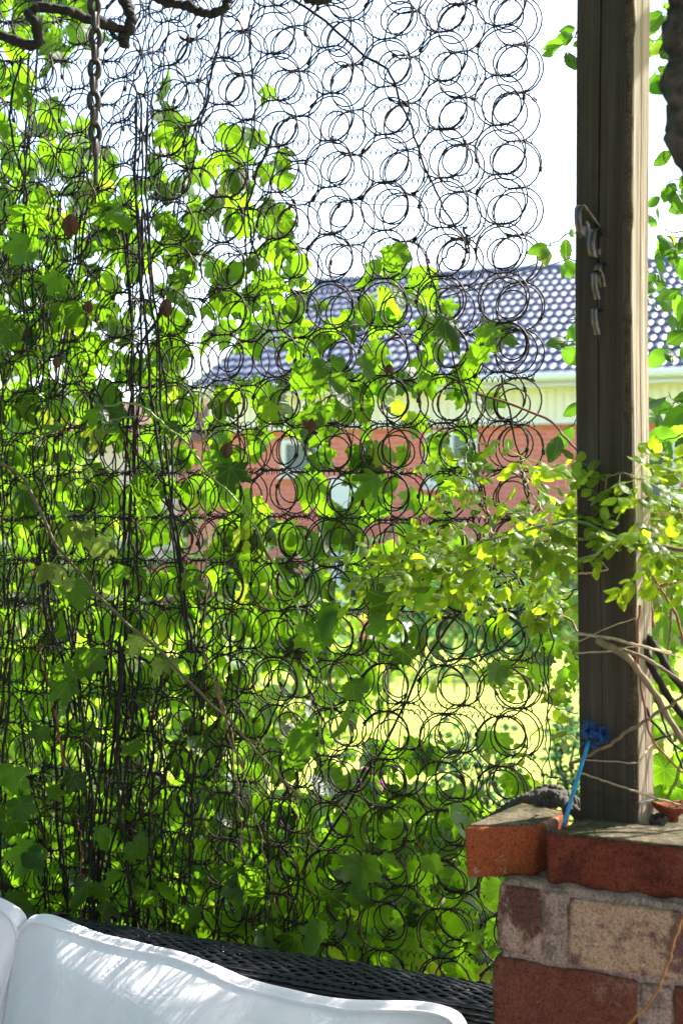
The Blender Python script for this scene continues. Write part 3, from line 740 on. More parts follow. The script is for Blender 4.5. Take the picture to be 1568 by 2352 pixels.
# thin mossy dirt layers lying on the caps
def topskin(q,mt,h=.0035,seed=3):
    c=sum(q)/4; q2=[c+(a-c)*.93 for a in q]; mb=MB(); hull(mb,[a-ZZ*.002 for a in q2]+[a+ZZ*h for a in q2],16,.002,.0014,seed,70); mb.build('top_dirt',mt,pier)
topskin([T(1066,1900,.421),T(1228,1897,.421),T(1300,1866,.421),T(1196,1846,.421)],M_topmoss,.0025)
topskin([A,A+PU*.33,A+PU*.33+PN*.11,A+PN*.105+PU*.01],M_topmoss,.0025,5)
course(0,.061,.492,.579,M_st1,31,sk=.002,label='plum and buff weathered stone')
course(.0635,.099,.494,.590,M_mortar,32,.0015,label='pale pitted stone sliver')
course(.101,.247,.497,.583,M_st2,33,label='ochre weathered stone')
course(.252,.40,.497,.583,M_st1,34)
course(-.004,.192,.5895,.72,M_st3,35,.000,label='maroon brick with pale scratches')
course(.196,.236,.594,.70,M_mortar,36,.002)
course(.240,.40,.590,.72,M_st3,37,label='red brick at the lower right corner')
for lv in range(6):
    h=.73+lv*.125
    for i in range(3): course(-.004+i*.15,.142+i*.15,h,h+.118,(M_st3,M_st2,M_st1)[(i+lv)%3],40+lv*3+i,.001)

# ------------------------------------------------------------------ timber post
hp=.424
pL=T(1329.5,1882.6,hp); pC=T(1458,1903,hp); pR=T(1502,1889,hp)
PT=norm(pC-pL); 
post=empty('timber_post',(pL+pR)/2,'weathered square timber post with a long crack standing on the brick pier','post')
ptop=3.0; mb=MB()
def post_section(z):
    t=(z-pL[2]); wv=.0016*math.sin(z*5)+.001*math.sin(z*13)
    sh=np.array([-.0075+0.010*abs(t-.5)**1.2*.6,0,0])*min(1,t*1.4)
    l=pL+sh; c=pC+sh*1.6; r_=pR+sh*1.2
    side=norm(r_-c); W_=np.linalg.norm(c-l); D_=np.linalg.norm(r_-c)
    N_=np.array([-PT[1],PT[0],0]); 
    if N_[1]<0: N_=-N_
    ch=.010+wv*.8
    cr=l+PT*(.45*W_+.0015*math.sin(z*3.1)); cw=.0011+.0006*math.sin(z*4)
    pts=[l+N_*.002, l+PT*.002]
    pts+= [l+PT*.25*W_, cr-PT*cw, cr+N_*.012, cr+PT*cw]
    pts+= [l+PT*.75*W_, c-PT*ch*.9+N_*.0004, c+side*.006+PT*.001, c+side*ch*1.1+PT*.0005]
    pts+= [c+side*D_*.35, c+side*(D_*.55), c+side*(D_*.58)-PT*.001, c+side*(D_*.61), r_-side*.002, r_-PT*.002+side*.001]
    pts+= [r_-PT*.05, l+N_*.048]
    return [np.array([p[0],p[1],z]) for p in pts]
zs=np.linspace(pL[2]-.0,ptop,260); sec=np.array([post_section(z) for z in zs]); ns_=sec.shape[1]
i=np.arange(len(zs)-1)[:,None]*ns_; j=np.arange(ns_)[None,:]; k=(j+1)%ns_
per=np.cumsum(np.r_[0,np.linalg.norm(np.diff(sec[0],axis=0),axis=1)])
Q=np.stack([i+j,i+k,i+ns_+k,i+ns_+j],-1).reshape(-1,4)
V=sec.reshape(-1,3); V=V+ (noise3(V*np.array([1,1,.12]),8,4,120)*.0006)[:,None]*np.array([-.6,-.75,0])
mb.add(V,Q); tb=mb.build('timber',M_wood,post,smooth=False); tb.data.materials.append(M_bleach)
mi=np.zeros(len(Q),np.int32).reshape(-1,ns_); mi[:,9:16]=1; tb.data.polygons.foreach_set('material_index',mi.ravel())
# chipped bark strip along the front edge
M_chip=brick_mat('chipped_bark_edge',(.09,.07,.045),(.15,.115,.075),(.26,.14,.06),(.62,.66),10,(.05,.035,.02),(.5,.62),9)
mb=MB(); pp=[];rr=[]
for z in np.linspace(pL[2]+.02,ptop,240):
    s_=post_section(z); pp.append((s_[7]+s_[9])/2*1.0); rr.append(.0058+.0018*math.sin(z*37)*math.sin(z*11)+.0008*math.sin(z*97))
tube(mb,pp,rr,9,squash=.55,nrm=np.array([-.2,-1,0])); mb.build('bark_edge',M_chip,post)
# wrought iron hooks on the post
PO=np.array([PT[1],-PT[0],0]); 
if PO[1]>0: PO=-PO
def ribbon(mb, prof, base, w=.0105, th=.0011, tshift=0):
    """prof: (out, up) pairs; strip of width w along the post face"""
    pr=spline([(a,b,0) for a,b in prof],8)[:,:2]; n=len(pr)
    p=np.array([base+PO*a+ZZ*b+PT*(tshift*i/n) for i,(a,b) in enumerate(pr)])
    t=np.gradient(pr,axis=0); t/=np.linalg.norm(t,axis=1)[:,None]; nr=np.array([PO*(-b)+ZZ*a for a,b in t])
    V=[];
    for i in range(n):
        for su,sv in ((-1,-1),(1,-1),(1,1),(-1,1)): V.append(p[i]+PT*su*w/2+nr[i]*sv*th/2)
    ii=np.arange(n-1)[:,None]*4; jj=np.arange(4)[None,:]; kk=(jj+1)%4
    mb.add(V,np.stack([ii+jj,ii+kk,ii+4+kk,ii+4+jj],-1).reshape(-1,4)); 
def on_post(xD,yD,out=.002):
    k=(xD-784)/F; p=pL; s=(k*p[1]-p[0])/(PT[0]-k*PT[1]); q=p+PT*s+PO*out; d=q[1]; return np.array([q[0],q[1],EYE-(yD-1176)/F*d])
hk=empty('scroll_hook',on_post(1385,640),'black wrought iron bracket with curled scroll hooks screwed to the post','hook')
b=on_post(1387,590)
mb=MB(); ribbon(mb,[(0,.045),(0,-.02),(0,-.06),(0,-.105)],b,.013,.0016); mb.build('back_plate',M_iron,hk)
mb=MB(); ribbon(mb,[(.001,.030),(.020,.040),(.042,.052),(.060,.060),(.068,.053),(.067,.034),(.058,.020),(.048,.022),(.046,.034),(.053,.040)],b,.0105,.0010); mb.build('scroll',M_iron,hk)
mb=MB(); ribbon(mb,[(.001,.028),(.018,.036),(.030,.030),(.034,.012),(.028,-.004),(.019,-.002),(.018,.008)],b,.012,.0011); mb.build('scroll',M_iron,hk)
mb=MB(); ribbon(mb,[(.001,-.012),(.010,-.010),(.016,-.018),(.008,-.026),(.004,-.036),(.001,-.042)],b,.011,.0011); mb.build('scroll',M_iron,hk)
for yy in (632,713):
    b2=on_post(1381,yy); mb=MB(); ribbon(mb,[(.001,-.001),(.010,.0),(.0175,.0005),(.0185,-.006),(.017,-.018),(.012,-.028),(.010,-.034)],b2,.0095,.0011); mb.build('hook',M_iron,hk)
mb=MB(); box(mb,on_post(1383,790-60,.0015),PT*.0055,PO*.001,ZZ*.03); mb.build('lower_plate',M_iron,hk,smooth=False)

# twines, cane and string round the post
def strand(name,pts,rad,mt,label,cat,w=.001,seed=0,n=10,sides=5,group=None):
    p=wob(spline(pts,n),w,3,seed); mb=MB(); tube(mb,p,rad,sides); o=mb.build(name,mt,origin=p[0]); return tag(o,label,cat,group)
strand('twine',[on_post(1322,1743,.003),on_post(1390,1748,.004),on_post(1462,1752,.004),on_post(1474,1740,.003),P(1502,1708,1.93),P(1540,1690,1.9),P(1590,1665,1.88)],.0011,M_twine,'thin pale string tied across the post, upper of the two low strings','string')
strand('twine',[on_post(1322,1770,.003),on_post(1380,1790,.004),on_post(1460,1817,.004),P(1510,1835,1.9),P(1600,1860,1.86)],.0016,M_twine,'hairy jute string sloping down across the foot of the post','string')
strand('wire',[on_post(1330,1830,.003),on_post(1352,1820,.006),on_post(1385,1822,.008),on_post(1425,1842,.006),on_post(1465,1843,.004),P(1510,1838,1.92),P(1600,1850,1.9)],.0006,M_chain,'fine grey wire curving over the bottom of the post','wire')
strand('twine',[on_post(1318,1240,.004),on_post(1390,1236,.005),on_post(1460,1240,.004),P(1500,1235,1.92),P(1600,1262,1.85)],.0022,M_green,'green tie band wrapped round the post among the rose leaves','tie')
strand('twine',[on_post(1318,1317,.003),on_post(1360,1316,.004),on_post(1400,1308,.004)],.0017,M_twine,'short rough string end just under the rose leaves on the post','string')
strand('dry_cane',[P(1310,1765,2.0),on_post(1330,1750,.012),on_post(1400,1716,.014),on_post(1465,1672,.014),P(1530,1625,1.86),P(1600,1572,1.82)],.0024,M_stem2,'brown bare cane slanting up to the right across the lower post','cane',.002,4)
# blue wand
wa=T(1294,1902,.421); wa[2]+=.003
wb=on_post(1366,1703,.016)
wand=empty('blue_wand',wa,'bright blue plastic stick with a tinsel rosette leaning against the post','wand')
mb=MB(); tube(mb,np.linspace(wa,wb,12),.0022,8); tube(mb,np.linspace(wa+np.array([-.0024,0,0]),wb+np.array([-.0024,0,0]),12),.0011,5); mb.build('stick',M_blue,wand)
mb=MB(); r=np.random.default_rng(12); fc=wb+norm(wb-wa)*.012+np.array([.004,0,0])
for c_ in (fc+np.array([-.008,0,.004]),fc+np.array([.012,-.002,-.001])):
    for k in range(130):
        d=norm(r.normal(size=3)*np.array([1,.7,1])); l=r.uniform(.008,.0145); tube(mb,[c_,c_+d*l*.6+r.normal(0,.001,3),c_+d*l+r.normal(0,.002,3)],[.0008,.0008,.0005],4)
for k in range(14):
    d=norm(np.array([r.normal(),r.normal()*.5,-.3])); tube(mb,[wb,wb+d*.015],.0008,4)
mb.build('rosette',M_blue2,wand)
# rope on the pier
def twisted(mb,path,R,rs,pitch,strands=3,n=9):
    p=spline(path,14); L=np.concatenate([[0],np.cumsum(np.linalg.norm(np.diff(p,axis=0),axis=1))]); m_=int(L[-1]/.002); q=np.stack([np.interp(np.linspace(0,L[-1],m_),L,p[:,c]) for c in range(3)],1)
    t=np.gradient(q,axis=0); t/=np.linalg.norm(t,axis=1)[:,None]; u=np.cross(t,[0,.2,1.]); u/=np.linalg.norm(u,axis=1)[:,None]; v=np.cross(t,u)
    for s_ in range(strands):
        a=np.linspace(0,L[-1],m_)/pitch*2*PI+s_*2*PI/strands
        tube(mb,q+(u*np.cos(a)[:,None]+v*np.sin(a)[:,None])*R,rs*(1+.12*np.sin(a*3.3)),n)
def TT(x,y,up=0,d=None): return P(x,y,d)
mb=MB(); twisted(mb,[P(1085,1905,2.16),P(1130,1880,2.15),P(1175,1850,2.13),P(1212,1834,2.10),P(1245,1838,2.05),P(1285,1838,2.02),P(1322,1866,1.99),P(1355,1878,2.00),P(1400,1884,2.04),P(1450,1882,2.08)],.0042,.0046,.034)
twisted(mb,[P(1225,1842,2.08),P(1232,1822,2.09),P(1258,1812,2.08),P(1285,1818,2.06),P(1292,1836,2.05),P(1268,1846,2.03),P(1243,1836,2.04),P(1250,1820,2.07),P(1275,1815,2.11),P(1310,1835,2.14),P(1332,1850,2.16)],.0038,.0044,.03)
twisted(mb,[P(1188,1850,2.13),P(1218,1828,2.12),P(1262,1824,2.03),P(1290,1828,2.05)],.0036,.0042,.03)
tag(mb.build('rope',M_rope,origin=P(1260,1840,2.05)),'old blackened rope knotted over the orange cap brick','rope')
mb=MB(); r=np.random.default_rng(3)
for k in range(5):
    a=k*1.1; tube(mb,spline([T(1512,1890,.42)+np.array([.010*math.cos(a+t),.008*math.sin(a+t),.004+.005*math.sin(t*2+k)]) for t in np.linspace(0,2.6,6)],4),.0032,7)
tag(mb.build('rope_end',M_rope,origin=T(1512,1890,.42)),'small curled rope end at the right foot of the post','rope')
# terracotta shard
sh=MB(); tc_=T(1540,1890,.421); n=16
prof=[(.0,.0),(.011,.0),(.012,.010),(.026,.022),(.031,.030),(.030,.033),(.027,.032),(.010,.012),(0,.011)]
V=[]; a=np.linspace(0,2*PI,n,endpoint=False)
for rr_,zz_ in prof:
    for i_,aa_ in enumerate(a): V.append(tc_+np.array([.8*rr_*math.cos(aa_)*1.1,rr_*math.sin(aa_)*.7,.75*zz_*(1+.12*math.sin(aa_*2+1))+.002]))
i=np.arange(len(prof)-1)[:,None]*n; j=np.arange(n)[None,:]; k=(j+1)%n
sh.add(V,np.stack([i+j,i+k,i+n+k,i+n+j],-1).reshape(-1,4)); tag(sh.build('pottery_shard',M_terra,origin=tc_),'broken terracotta pot base on the pier right of the post','pottery')
# orange dry tendril over the pier face
strand('dry_tendril',[P(1600,2040,1.62),P(1560,2125,1.63),P(1543,2180,1.645),P(1525,2235,1.65),P(1500,2290,1.66),P(1470,2325,1.67),P(1425,2370,1.68)],.0017,simple('orange_tendril',(.24,.10,.03),.7),'dry orange tendril hanging in front of the pier at lower right','tendril',.001,2)

# ------------------------------------------------------------------ chain and gnarled branch, upper left
ch=empty('chain',P(218,10,2.25),'heavy rusty chain hanging at the upper left','chain')
def link(c,horiz,l=.0350,w=.0235,rw=.0048):
    t=np.linspace(0,2*PI,29)[:-1]; pts=[]
    for x in t:
        cx=math.cos(x); sx=math.sin(x); hx=(w/2-rw)*np.sign(cx)*abs(cx)**.75; hz=(l/2-rw)*sx if abs(sx)<2 else 0
        pts.append(c+horiz*hx+ZZ*hz)
    pts.append(pts[0]); pts.append(pts[1]); mb=MB(); tube(mb,pts,rw,8,cap=False); mb.build('link',M_chain,ch)
ycur=-60; kk_=0
while ycur<372:
    d=2.25; c=P(216+3*math.sin(ycur*.02)+ycur*.012,ycur,d); hz=np.array([1,.12,0]) if kk_%2==0 else np.array([.16,1,0]); link(c,norm(hz)); ycur+=36.5; kk_+=1
mb=MB(); tube(mb,spline([P(224,322,2.25),P(222,345,2.247),P(221,380,2.245),P(220,426,2.245)],6),.0040,8); mb.build('hook_bar',M_chain,ch)
gb=empty('gnarled_branch',P(100,60,2.3),'dark gnarled vine branch with twisted ends at the top left','branch')
def gn(pts,r0,r1,seed,par=gb,mt=M_stem):
    p=spline(pts,14); p=wob(p,.0022,4,seed); n=len(p); r=np.linspace(r0,r1,n)*(1+.16*noise3(p,seed,3,160)); mb=MB(); tube(mb,p,r,9); mb.build('branch',mt,par)
gn([P(-40,55,2.32),P(20,88,2.32),P(70,104,2.3),P(88,90,2.3),P(86,62,2.29),P(68,36,2.29),P(78,20,2.3),P(120,18,2.3),P(170,30,2.31),P(212,46,2.32),P(262,62,2.33),P(290,66,2.34)],.0085,.0075,1)
gn([P(270,-40,2.36),P(286,0,2.35),P(300,35,2.34),P(297,70,2.34),P(283,85,2.34),P(288,105,2.34)],.0095,.0075,2)
gn([P(340,-30,2.38),P(385,5,2.37),P(430,12,2.36),P(460,28,2.35),P(500,28,2.35),P(522,5,2.35),P(530,-25,2.35)],.0085,.0075,3)
gn([P(690,-20,2.3),P(715,-2,2.3),P(745,0,2.3),P(770,-20,2.3)],.008,.007,4)
gn([P(232,60,2.33),P(250,58,2.33),P(256,70,2.33),P(268,90,2.33)],.005,.003,5)
# tree at the right edge
ft=empty('fruit_tree',(.72,1.55,0),'rough barked tree at the far right edge with pointed oval leaves','tree')
mb=MB(); p=spline([(.62,1.66,-.02),(.60,1.63,.9),(.56,1.60,1.40),(.447,1.58,1.80),P(1602,300,1.5),P(1590,120,1.5),P(1580,-60,1.5),P(1575,-400,1.5)],14); p=wob(p,.004,6,3)
n=len(p); tube(mb,p,np.linspace(.05,.019,n),20); o=mb.build('trunk',M_bark,ft)
me=o.data; co=np.zeros(len(me.vertices)*3,np.float32); me.vertices.foreach_get('co',co); co=co.reshape(-1,3); 
nn=np.zeros(len(me.vertices)*3,np.float32); me.vertex_normals.foreach_get('vector',nn); nn=nn.reshape(-1,3)
co=co+nn*(noise3(co,4,4,160)*.0022)[:,None]; me.vertices.foreach_set('co',co.ravel()); me.update()
fl_=MB(); br=fl_; r=np.random.default_rng(17)
def spray(mbL,mbS,p0,p1,n,size,tp,seed,nb=(0,-1,0.2),rad=.0016,sp=.4,droop=.7):
    r=np.random.default_rng(seed); path=wob(spline([p0,(np.array(p0)+np.array(p1))/2+r.normal(0,.01,3),p1],8),.003,2,seed); tube(mbS,path,np.linspace(rad,rad*.4,len(path)),5)
    for k in range(n):
        i=int((k+.5)/n*(len(path)-1)); t=norm(path[min(i+1,len(path)-1)]-path[max(i-1,0)])
        side=np.cross(t,[0,1,0])*(1 if k%2 else -1)
        d=norm(t*.5+side*.8+np.array([0,0,-droop])+r.normal(0,sp,3)); q=path[i]+d*.008
        tube(mbS,[path[i],q],.0005,4); put_leaf(mbL,tp[int(r.integers(len(tp)))],q,size*r.uniform(.7,1.2),d,norm(np.array(nb)+r.normal(0,.45,3)),.25,.35,None,r)
for a,b_,n,s_ in [((1600,60),(1500,20),6,.045),((1600,130),(1490,90),7,.05),((1590,180),(1500,140),6,.05),((1600,20),(1510,-10),5,.05),
                ((1600,330),(1540,345),3,.035),((1600,430),(1505,470),8,.040),((1600,520),(1495,520),7,.042),((1600,560),(1500,590),8,.040),((1610,640),(1497,640),8,.045),((1610,700),(1500,715),7,.042),((1600,760),(1520,790),5,.04),((1600,480),(1540,430),5,.04),((1600,600),(1540,570),5,.04),
                ((1335,60),(1275,130),7,.034),((1340,520),(1262,565),5,.036),((1335,610),(1298,600),3,.036),((1345,740),(1290,745),4,.040),((1345,770),(1275,800),2,.05),((1345,900),(1280,1000),4,.055),((1610,900),(1500,960),9,.06),((1610,980),(1500,1010),7,.055),((1600,930),(1530,900),4,.06)]:
    dep=r.uniform(2.35,2.7); spray(fl_,br,P(*a,dep+.05),P(*b_,dep),n,s_,OVAL,int(r.integers(1e6)))
fl_.build('foliage',M_tree,ft)

# ------------------------------------------------------------------ hop vines
# cover[y band] -> intervals (x0,x1,layers)
cover=[(-60,90,[(-20,215,1.6)]),(90,200,[(-20,150,1.3),(205,250,.4)]),(200,300,[(-20,60,.8),(60,150,.5),(390,450,.7),(600,640,.8)]),
(300,400,[(-20,260,1.5),(335,470,1.1),(500,650,1.0)]),(400,500,[(-20,250,2.0),(250,480,1.1),(480,650,1.3)]),(500,600,[(-20,330,2.2),(330,480,1.0),(500,670,1.5)]),
(600,700,[(-20,270,2.0),(270,400,.6),(400,740,1.7),(880,1010,1.4)]),(700,790,[(-20,280,2.0),(280,430,1.2),(430,560,.9),(560,800,1.7),(800,1040,1.6),(1090,1150,1.2)]),
(790,900,[(-20,430,1.6),(650,900,1.5),(900,1100,.8)]),(900,1000,[(-20,250,2.2),(250,450,1.4),(480,700,1.2),(700,1110,1.0)]),
(1000,1110,[(-20,230,2.0),(230,430,.8),(450,640,.9),(700,1100,1.2)]),(1110,1250,[(-20,560,1.7),(560,800,.9),(800,1100,1.0)]),
(1250,1400,[(-20,1050,1.8)]),(1400,1540,[(-20,860,2.0),(860,1050,.6),(1050,1330,.4)]),
(1540,1680,[(-20,640,2.1),(640,850,.8),(1090,1240,.35)]),(1680,1830,[(-20,700,2.1),(700,1000,.9),(1000,1240,.45)]),
(1830,2000,[(-20,1080,2.4)]),(2000,2280,[(-20,1150,2.8)])]
def panelY(x,back=0):
    k=(x-784)/F; p=P0+NA*back; s=(k*p[1]-p[0])/(UL[0]-k*UL[1]); return (p+UL*s)[1]
vines=[('hop vine covering the left third of the spring screen',-200,520),('hop vine climbing behind the middle of the spring screen',520,860),('younger hop vine behind the right part of the spring screen',860,1400)]
VF=[MB() for _ in vines]; VS=[MB() for _ in vines]; VE=[]
for (lb,xa,xb) in vines:
    xm=max(60,min((xa+xb)/2,1050)); q=P(xm,1176,panelY(xm,.3)); VE.append(empty('hop_vine',(q[0],q[1],0),lb,'vine','hop vines on the spring screen'))
r=np.random.default_rng(77)
for y0,y1,iv in cover:
    for x0,x1,lay in iv:
        n=int((x1-x0)*(y1-y0)*lay*((1.5 if x1<520 else 1.15) if y0<1250 else (.95 if y0<1800 else 1.6))/2500)
        for _ in range(n):
            x=r.uniform(x0,x1); y=r.uniform(y0,y1); u=r.random()
            if u<.925: dep=panelY(x,TH)+.02+r.random()**1.5*(.75 if y0<1800 else 1.0)
            elif u<.955: dep=panelY(x,r.uniform(.02,.1))
            else: dep=panelY(x,0)-r.uniform(.01,.07)
            
            q=P(x,y-18,dep); size=.041*r.uniform(.7,1.5)*(1+.12*(dep-2.5))
            
            vi=0 if x<520 else (1 if x<860 else 2)
            d=rdir(1.0,.55,r); nr=rnrm(.45,.3,r)
            put_leaf(VF[vi],HOP[int(r.integers(4))],q,size,d,nr,.7,.5,None,r)
            # petiole
            pe=q-d*.03+r.normal(0,.008,3); tube(VF[vi],[q,(q+pe)/2+np.array([0,0,.004]),pe],.0006,4,.2)
for k in range(3): VF[k].build('foliage',M_hop,VE[k])
# dark woody stems, bundles
bund=[(20,1250,2120,4,.0042),(40,1150,2110,4,.0035),(105,300,2100,3,.004),(120,1250,2110,4,.0045),(168,1150,2110,3,.004),(215,450,2120,4,.0045),(232,900,2130,3,.004),(318,1500,2140,7,.005),(330,1650,2150,5,.0045),(200,1400,2120,3,.004),
(418,250,1500,4,.004),(410,1500,2150,3,.0032),(440,1300,2150,3,.003),(385,100,1200,2,.003),(290,100,900,3,.0035),(60,0,800,2,.003),(130,100,900,3,.0038),(470,900,2160,2,.003),(620,1750,2200,4,.0035),(670,1800,2210,3,.0035),(690,1750,2210,3,.003),(540,300,900,1,.0026),(610,-60,700,2,.0026),(445,-40,360,2,.0022),(350,-40,420,1,.0022),(590,1500,2180,2,.0028),(100,700,1500,3,.003),(265,1200,2120,3,.0035),(75,1100,2100,3,.003),(800,1200,2230,1,.0022),(880,900,2000,1,.002),(520,1200,2160,2,.0026),(730,900,2200,1,.002),(380,1500,2140,4,.0035),(10,700,1400,3,.0035)]
for bi,(x,y0,y1,n,rad) in enumerate(bund):
    par=VE[0] if x<520 else (VE[1] if x<860 else VE[2]); mb=MB()
    for k in range(n):
        xx=x+r.normal(0,9); dp=r.uniform(-.03,.22); ys=np.linspace(y0+r.uniform(-40,40),y1,6); drift=r.normal(0,15,6); drift[-1]*=.3
        pts=[P(xx+dr*.8+40*math.sin(yy*.0021+bi)*(1 if y1-y0>700 else .3)+((yy-y1)*.06*math.sin(bi*2.1)),yy,panelY(xx,dp)) for yy,dr in zip(ys,drift)]
        p=wob(spline(pts,14),.0016,3,bi*17+k); tube(mb,p,rad*r.uniform(.22,.68)*(1+.12*np.sin(np.arange(len(p))*.9)),6)
    mb.build('stem',M_stem,par)
rb=np.random.default_rng(404)
for k in range(64):        # loose tangle of thin twining stems, thickest at the upper left
    x=rb.uniform(-20,430)*(1 if k%3 else 1.4); y=rb.uniform(-60,900) if k<26 else rb.uniform(1250,1850); x=x if k<26 else rb.uniform(-20,720); L_=rb.uniform(350,800) if k<26 else rb.uniform(250,420); a=rb.uniform(-.5,.5)
    pts=[P(x+a*L_*t+rb.normal(0,16),y+L_*t,panelY(max(-20,x+a*L_*t),rb.uniform(-.02,.2))) for t in np.linspace(0,1,6)]
    mb=MB(); tube(mb,wob(spline(pts,12),.003,3,k+900),rb.uniform(.0008,.0022),5); mb.build('stem',M_stem,VE[0])
# single named canes that read clearly in the picture
def dst(x,b): return panelY(x,b)
def cane(name,pts,rad,mt,par,seed=0,w=.002):
    p=wob(spline([P(x,y,dst(min(max(x,0),1235),b)) for x,y,b in pts],10),w,3,seed); mb=MB(); tube(mb,p,np.linspace(rad,rad*.6,len(p)),6); mb.build(name,mt,par)
cane('stem',[(620,-40,-.03),(720,30,-.02),(830,120,-.03),(895,170,-.03),(930,260,-.02),(965,350,-.02),(1010,465,-.01),(1055,530,-.01),(1075,580,0)],.0026,M_stem,VE[1],1)
cane('stem',[(1075,580,0),(1045,560,.0),(1015,600,.01),(985,660,.02)],.002,M_stem,VE[1],2)
cane('stem',[(1062,520,0),(1075,560,.0),(1068,590,.01)],.0024,M_stem,VE[1],3)
cane('stem',[(560,640,.2),(600,480,.2),(590,520,.1),(640,350,.1),(660,300,.1)],.0022,M_stem,VE[1],4)
cane('stem',[(520,-30,-.02),(505,80,-.02),(470,240,-.01),(430,340,.0),(425,420,.02)],.0026,M_stem,VE[0],5)
cane('stem',[(640,280,-.02),(590,400,-.02),(570,500,-.01),(600,620,.02),(640,760,.05)],.0026,M_stem,VE[1],6)
cane('stem',[(390,690,-.03),(330,780,-.03),(300,850,-.02),(310,1000,-.02),(330,1100,-.01),(420,1200,0)],.0030,M_stem,VE[0],7)
cane('stem',[(210,880,-.03),(330,1060,-.03),(420,1150,-.02),(460,1260,-.02)],.0026,M_stem,VE[0],8)
cane('stem',[(430,2160,.2),(520,1900,.2),(600,1700,.2),(680,1500,.15),(730,1250,.15),(760,1100,.15)],.0024,M_stem,VE[1],9)
cane('stem',[(730,1950,.14),(860,1750,.14),(1000,1480,.13),(1090,1380,.1),(1200,1320,.08),(1260,1290,.05)],.0028,M_stem,VE[2],10)
cane('stem',[(1240,1400,.1),(1180,1440,.1),(1120,1500,.1),(1010,1520,.12)],.0018,M_stem,VE[2],11)
for k,(x0,y0,x1,y1) in enumerate([(455,900,470,1500),(470,1500,640,2100),(500,1560,560,2000),(980,600,1130,1250),(1150,860,1240,1400),(1215,1300,1265,1790)]):
    cane('stem',[(x0,y0,-.01),((x0+x1)/2+12,(y0+y1)/2,-.01),(x1,y1,.0)],.0018,M_stem2 if k<3 else M_stem,VE[0] if x0<520 else VE[2],20+k)
# reddish shoots at left
cane('stem',[(190,2130,-.02),(186,2050,-.02),(188,1960,-.02),(180,1880,0)],.0022,M_redstem,VE[0],31)
cane('stem',[(150,1770,.0),(135,1680,0),(110,1560,.0),(90,1480,.0)],.0030,M_redstem,VE[0],32)
# diagonal foreground shoot
ds=empty('vine_shoot',P(620,1800,2.5),'long tan vine shoot slanting down to the right across the left coils','vine shoot')
pts=[P(-40,1040,2.72),P(60,1110,2.68),P(140,1265,2.64),P(250,1390,2.60),P(370,1500,2.57),P(490,1620,2.53),P(560,1690,2.52),P(620,1760,2.50),P(690,1830,2.49)]
mb=MB(); p=wob(spline(pts,12),.002,3,5); tube(mb,p,np.linspace(.0034,.0022,len(p)),7); mb.build('cane',simple('tan_shoot',(.10,.075,.035),.7,90),ds)
lf=MB(); tw=lf; M_lite=leafmat('young_hop_leaf',(.16,.22,.04),(.30,.42,.05))
for (x,y,s_,n) in [(190,1215,.036,3),(245,1245,.036,3),(115,1300,.034,4),(160,1330,.022,2),(330,1460,.034,2),(375,1520,.034,3),(300,1490,.02,1)]:
    c=P(x,y,2.60)
    for k in range(n):
        d=norm(np.array([r.normal(0,.5),r.normal(0,.3),-1])); put_leaf(lf,HOP[3 if k%2 else 1],c+r.normal(0,.006,3),s_,d,norm(np.array([.1,-1,.4])+r.normal(0,.25,3)),.3,.3,None,r)
    j=int(np.argmin(np.linalg.norm(p-c,axis=1))); tube(tw,[p[j],(p[j]+c)/2+np.array([0,0,.01]),c],.0011,5)
lf.build('foliage',M_lite,ds)
# big foreground leaves on the room side
bl=[(165,1375,.052),(150,1560,.055),(205,1530,.05),(95,1700,.035),(45,1870,.045),(70,1990,.04),(30,1800,.05),(170,1805,.04),(500,1075,.045),(530,1100,.05),(620,1740,.050),(690,1720,.045),(420,650,.038),(700,1690,.04),(140,1200,.03),(810,1600,.035),(880,1450,.045),(925,1520,.035),(390,1000,.03),(1115,780,.045),(1100,830,.03),(905,600,.04),(720,960,.04),(280,1330,.035)]
mb=MB(); 
for x,y,s_ in bl:
    xx=min(x,1235); put_leaf(mb,HOP[int(r.integers(3))],P(x,y-25,panelY(xx,-.03)-r.uniform(0,.04)),s_,rdir(1,.3,r),norm(np.array([.2*r.normal(),-1,.35])),.35,.35,None,r)
mb.build('foliage',M_hop,VE[0])
# light green tendril
strand('green_tendril',[P(240,935,2.66),P(300,925,2.62),P(360,960,2.6),P(410,1000,2.6),P(460,1060,2.58),P(540,1150,2.56),P(610,1250,2.55),P(680,1400,2.55),P(740,1560,2.54),P(780,1700,2.53)],.0020,M_green,'fresh green tendril arching from left over the middle coils','tendril',.003,8)
strand('green_tendril',[P(225,990,2.6),P(250,970,2.6),P(280,960,2.6),P(330,955,2.6),P(360,960,2.6)],.0013,M_green,'short curly green side tendril at left','tendril',.002,9)
strand('green_tendril',[P(460,830,2.6),P(470,1000,2.62),P(500,1090,2.62)],.0014,M_green,'thin pale upright tendril in front of the roof corner','tendril',.003,10)
strand('green_stalk',[P(1490,1985,2.1),P(1503,1905,2.08),P(1535,1830,2.02),P(1568,1745,1.98),P(1600,1660,1.96)],.0026,M_green,'straight green stalk right of the post foot','stalk',.001,11)
strand('wall_string',[P(560,460,2.56),P(700,462,2.50),P(880,470,2.44),P(1000,480,2.4),P(1090,500,2.38)],.0008,M_stem,'thin thread stretched across the coils in front of the sky','string',.001,12)
strand('bare_twig',[P(1100,905,2.42),P(1250,960,2.3),P(1320,1030,2.15),P(1400,1100,1.98),P(1440,1145,1.93)],.0022,M_redstem,'thin brown thorny shoot running from the coils to the post','twig',.001,14)
strand('bare_twig',[P(1320,590,2.4),P(1000,690,2.3),P(1250,600,2.3)][::1],.0008,M_stem,'hair-thin dry stalk in front of the roof','twig',.002,15)
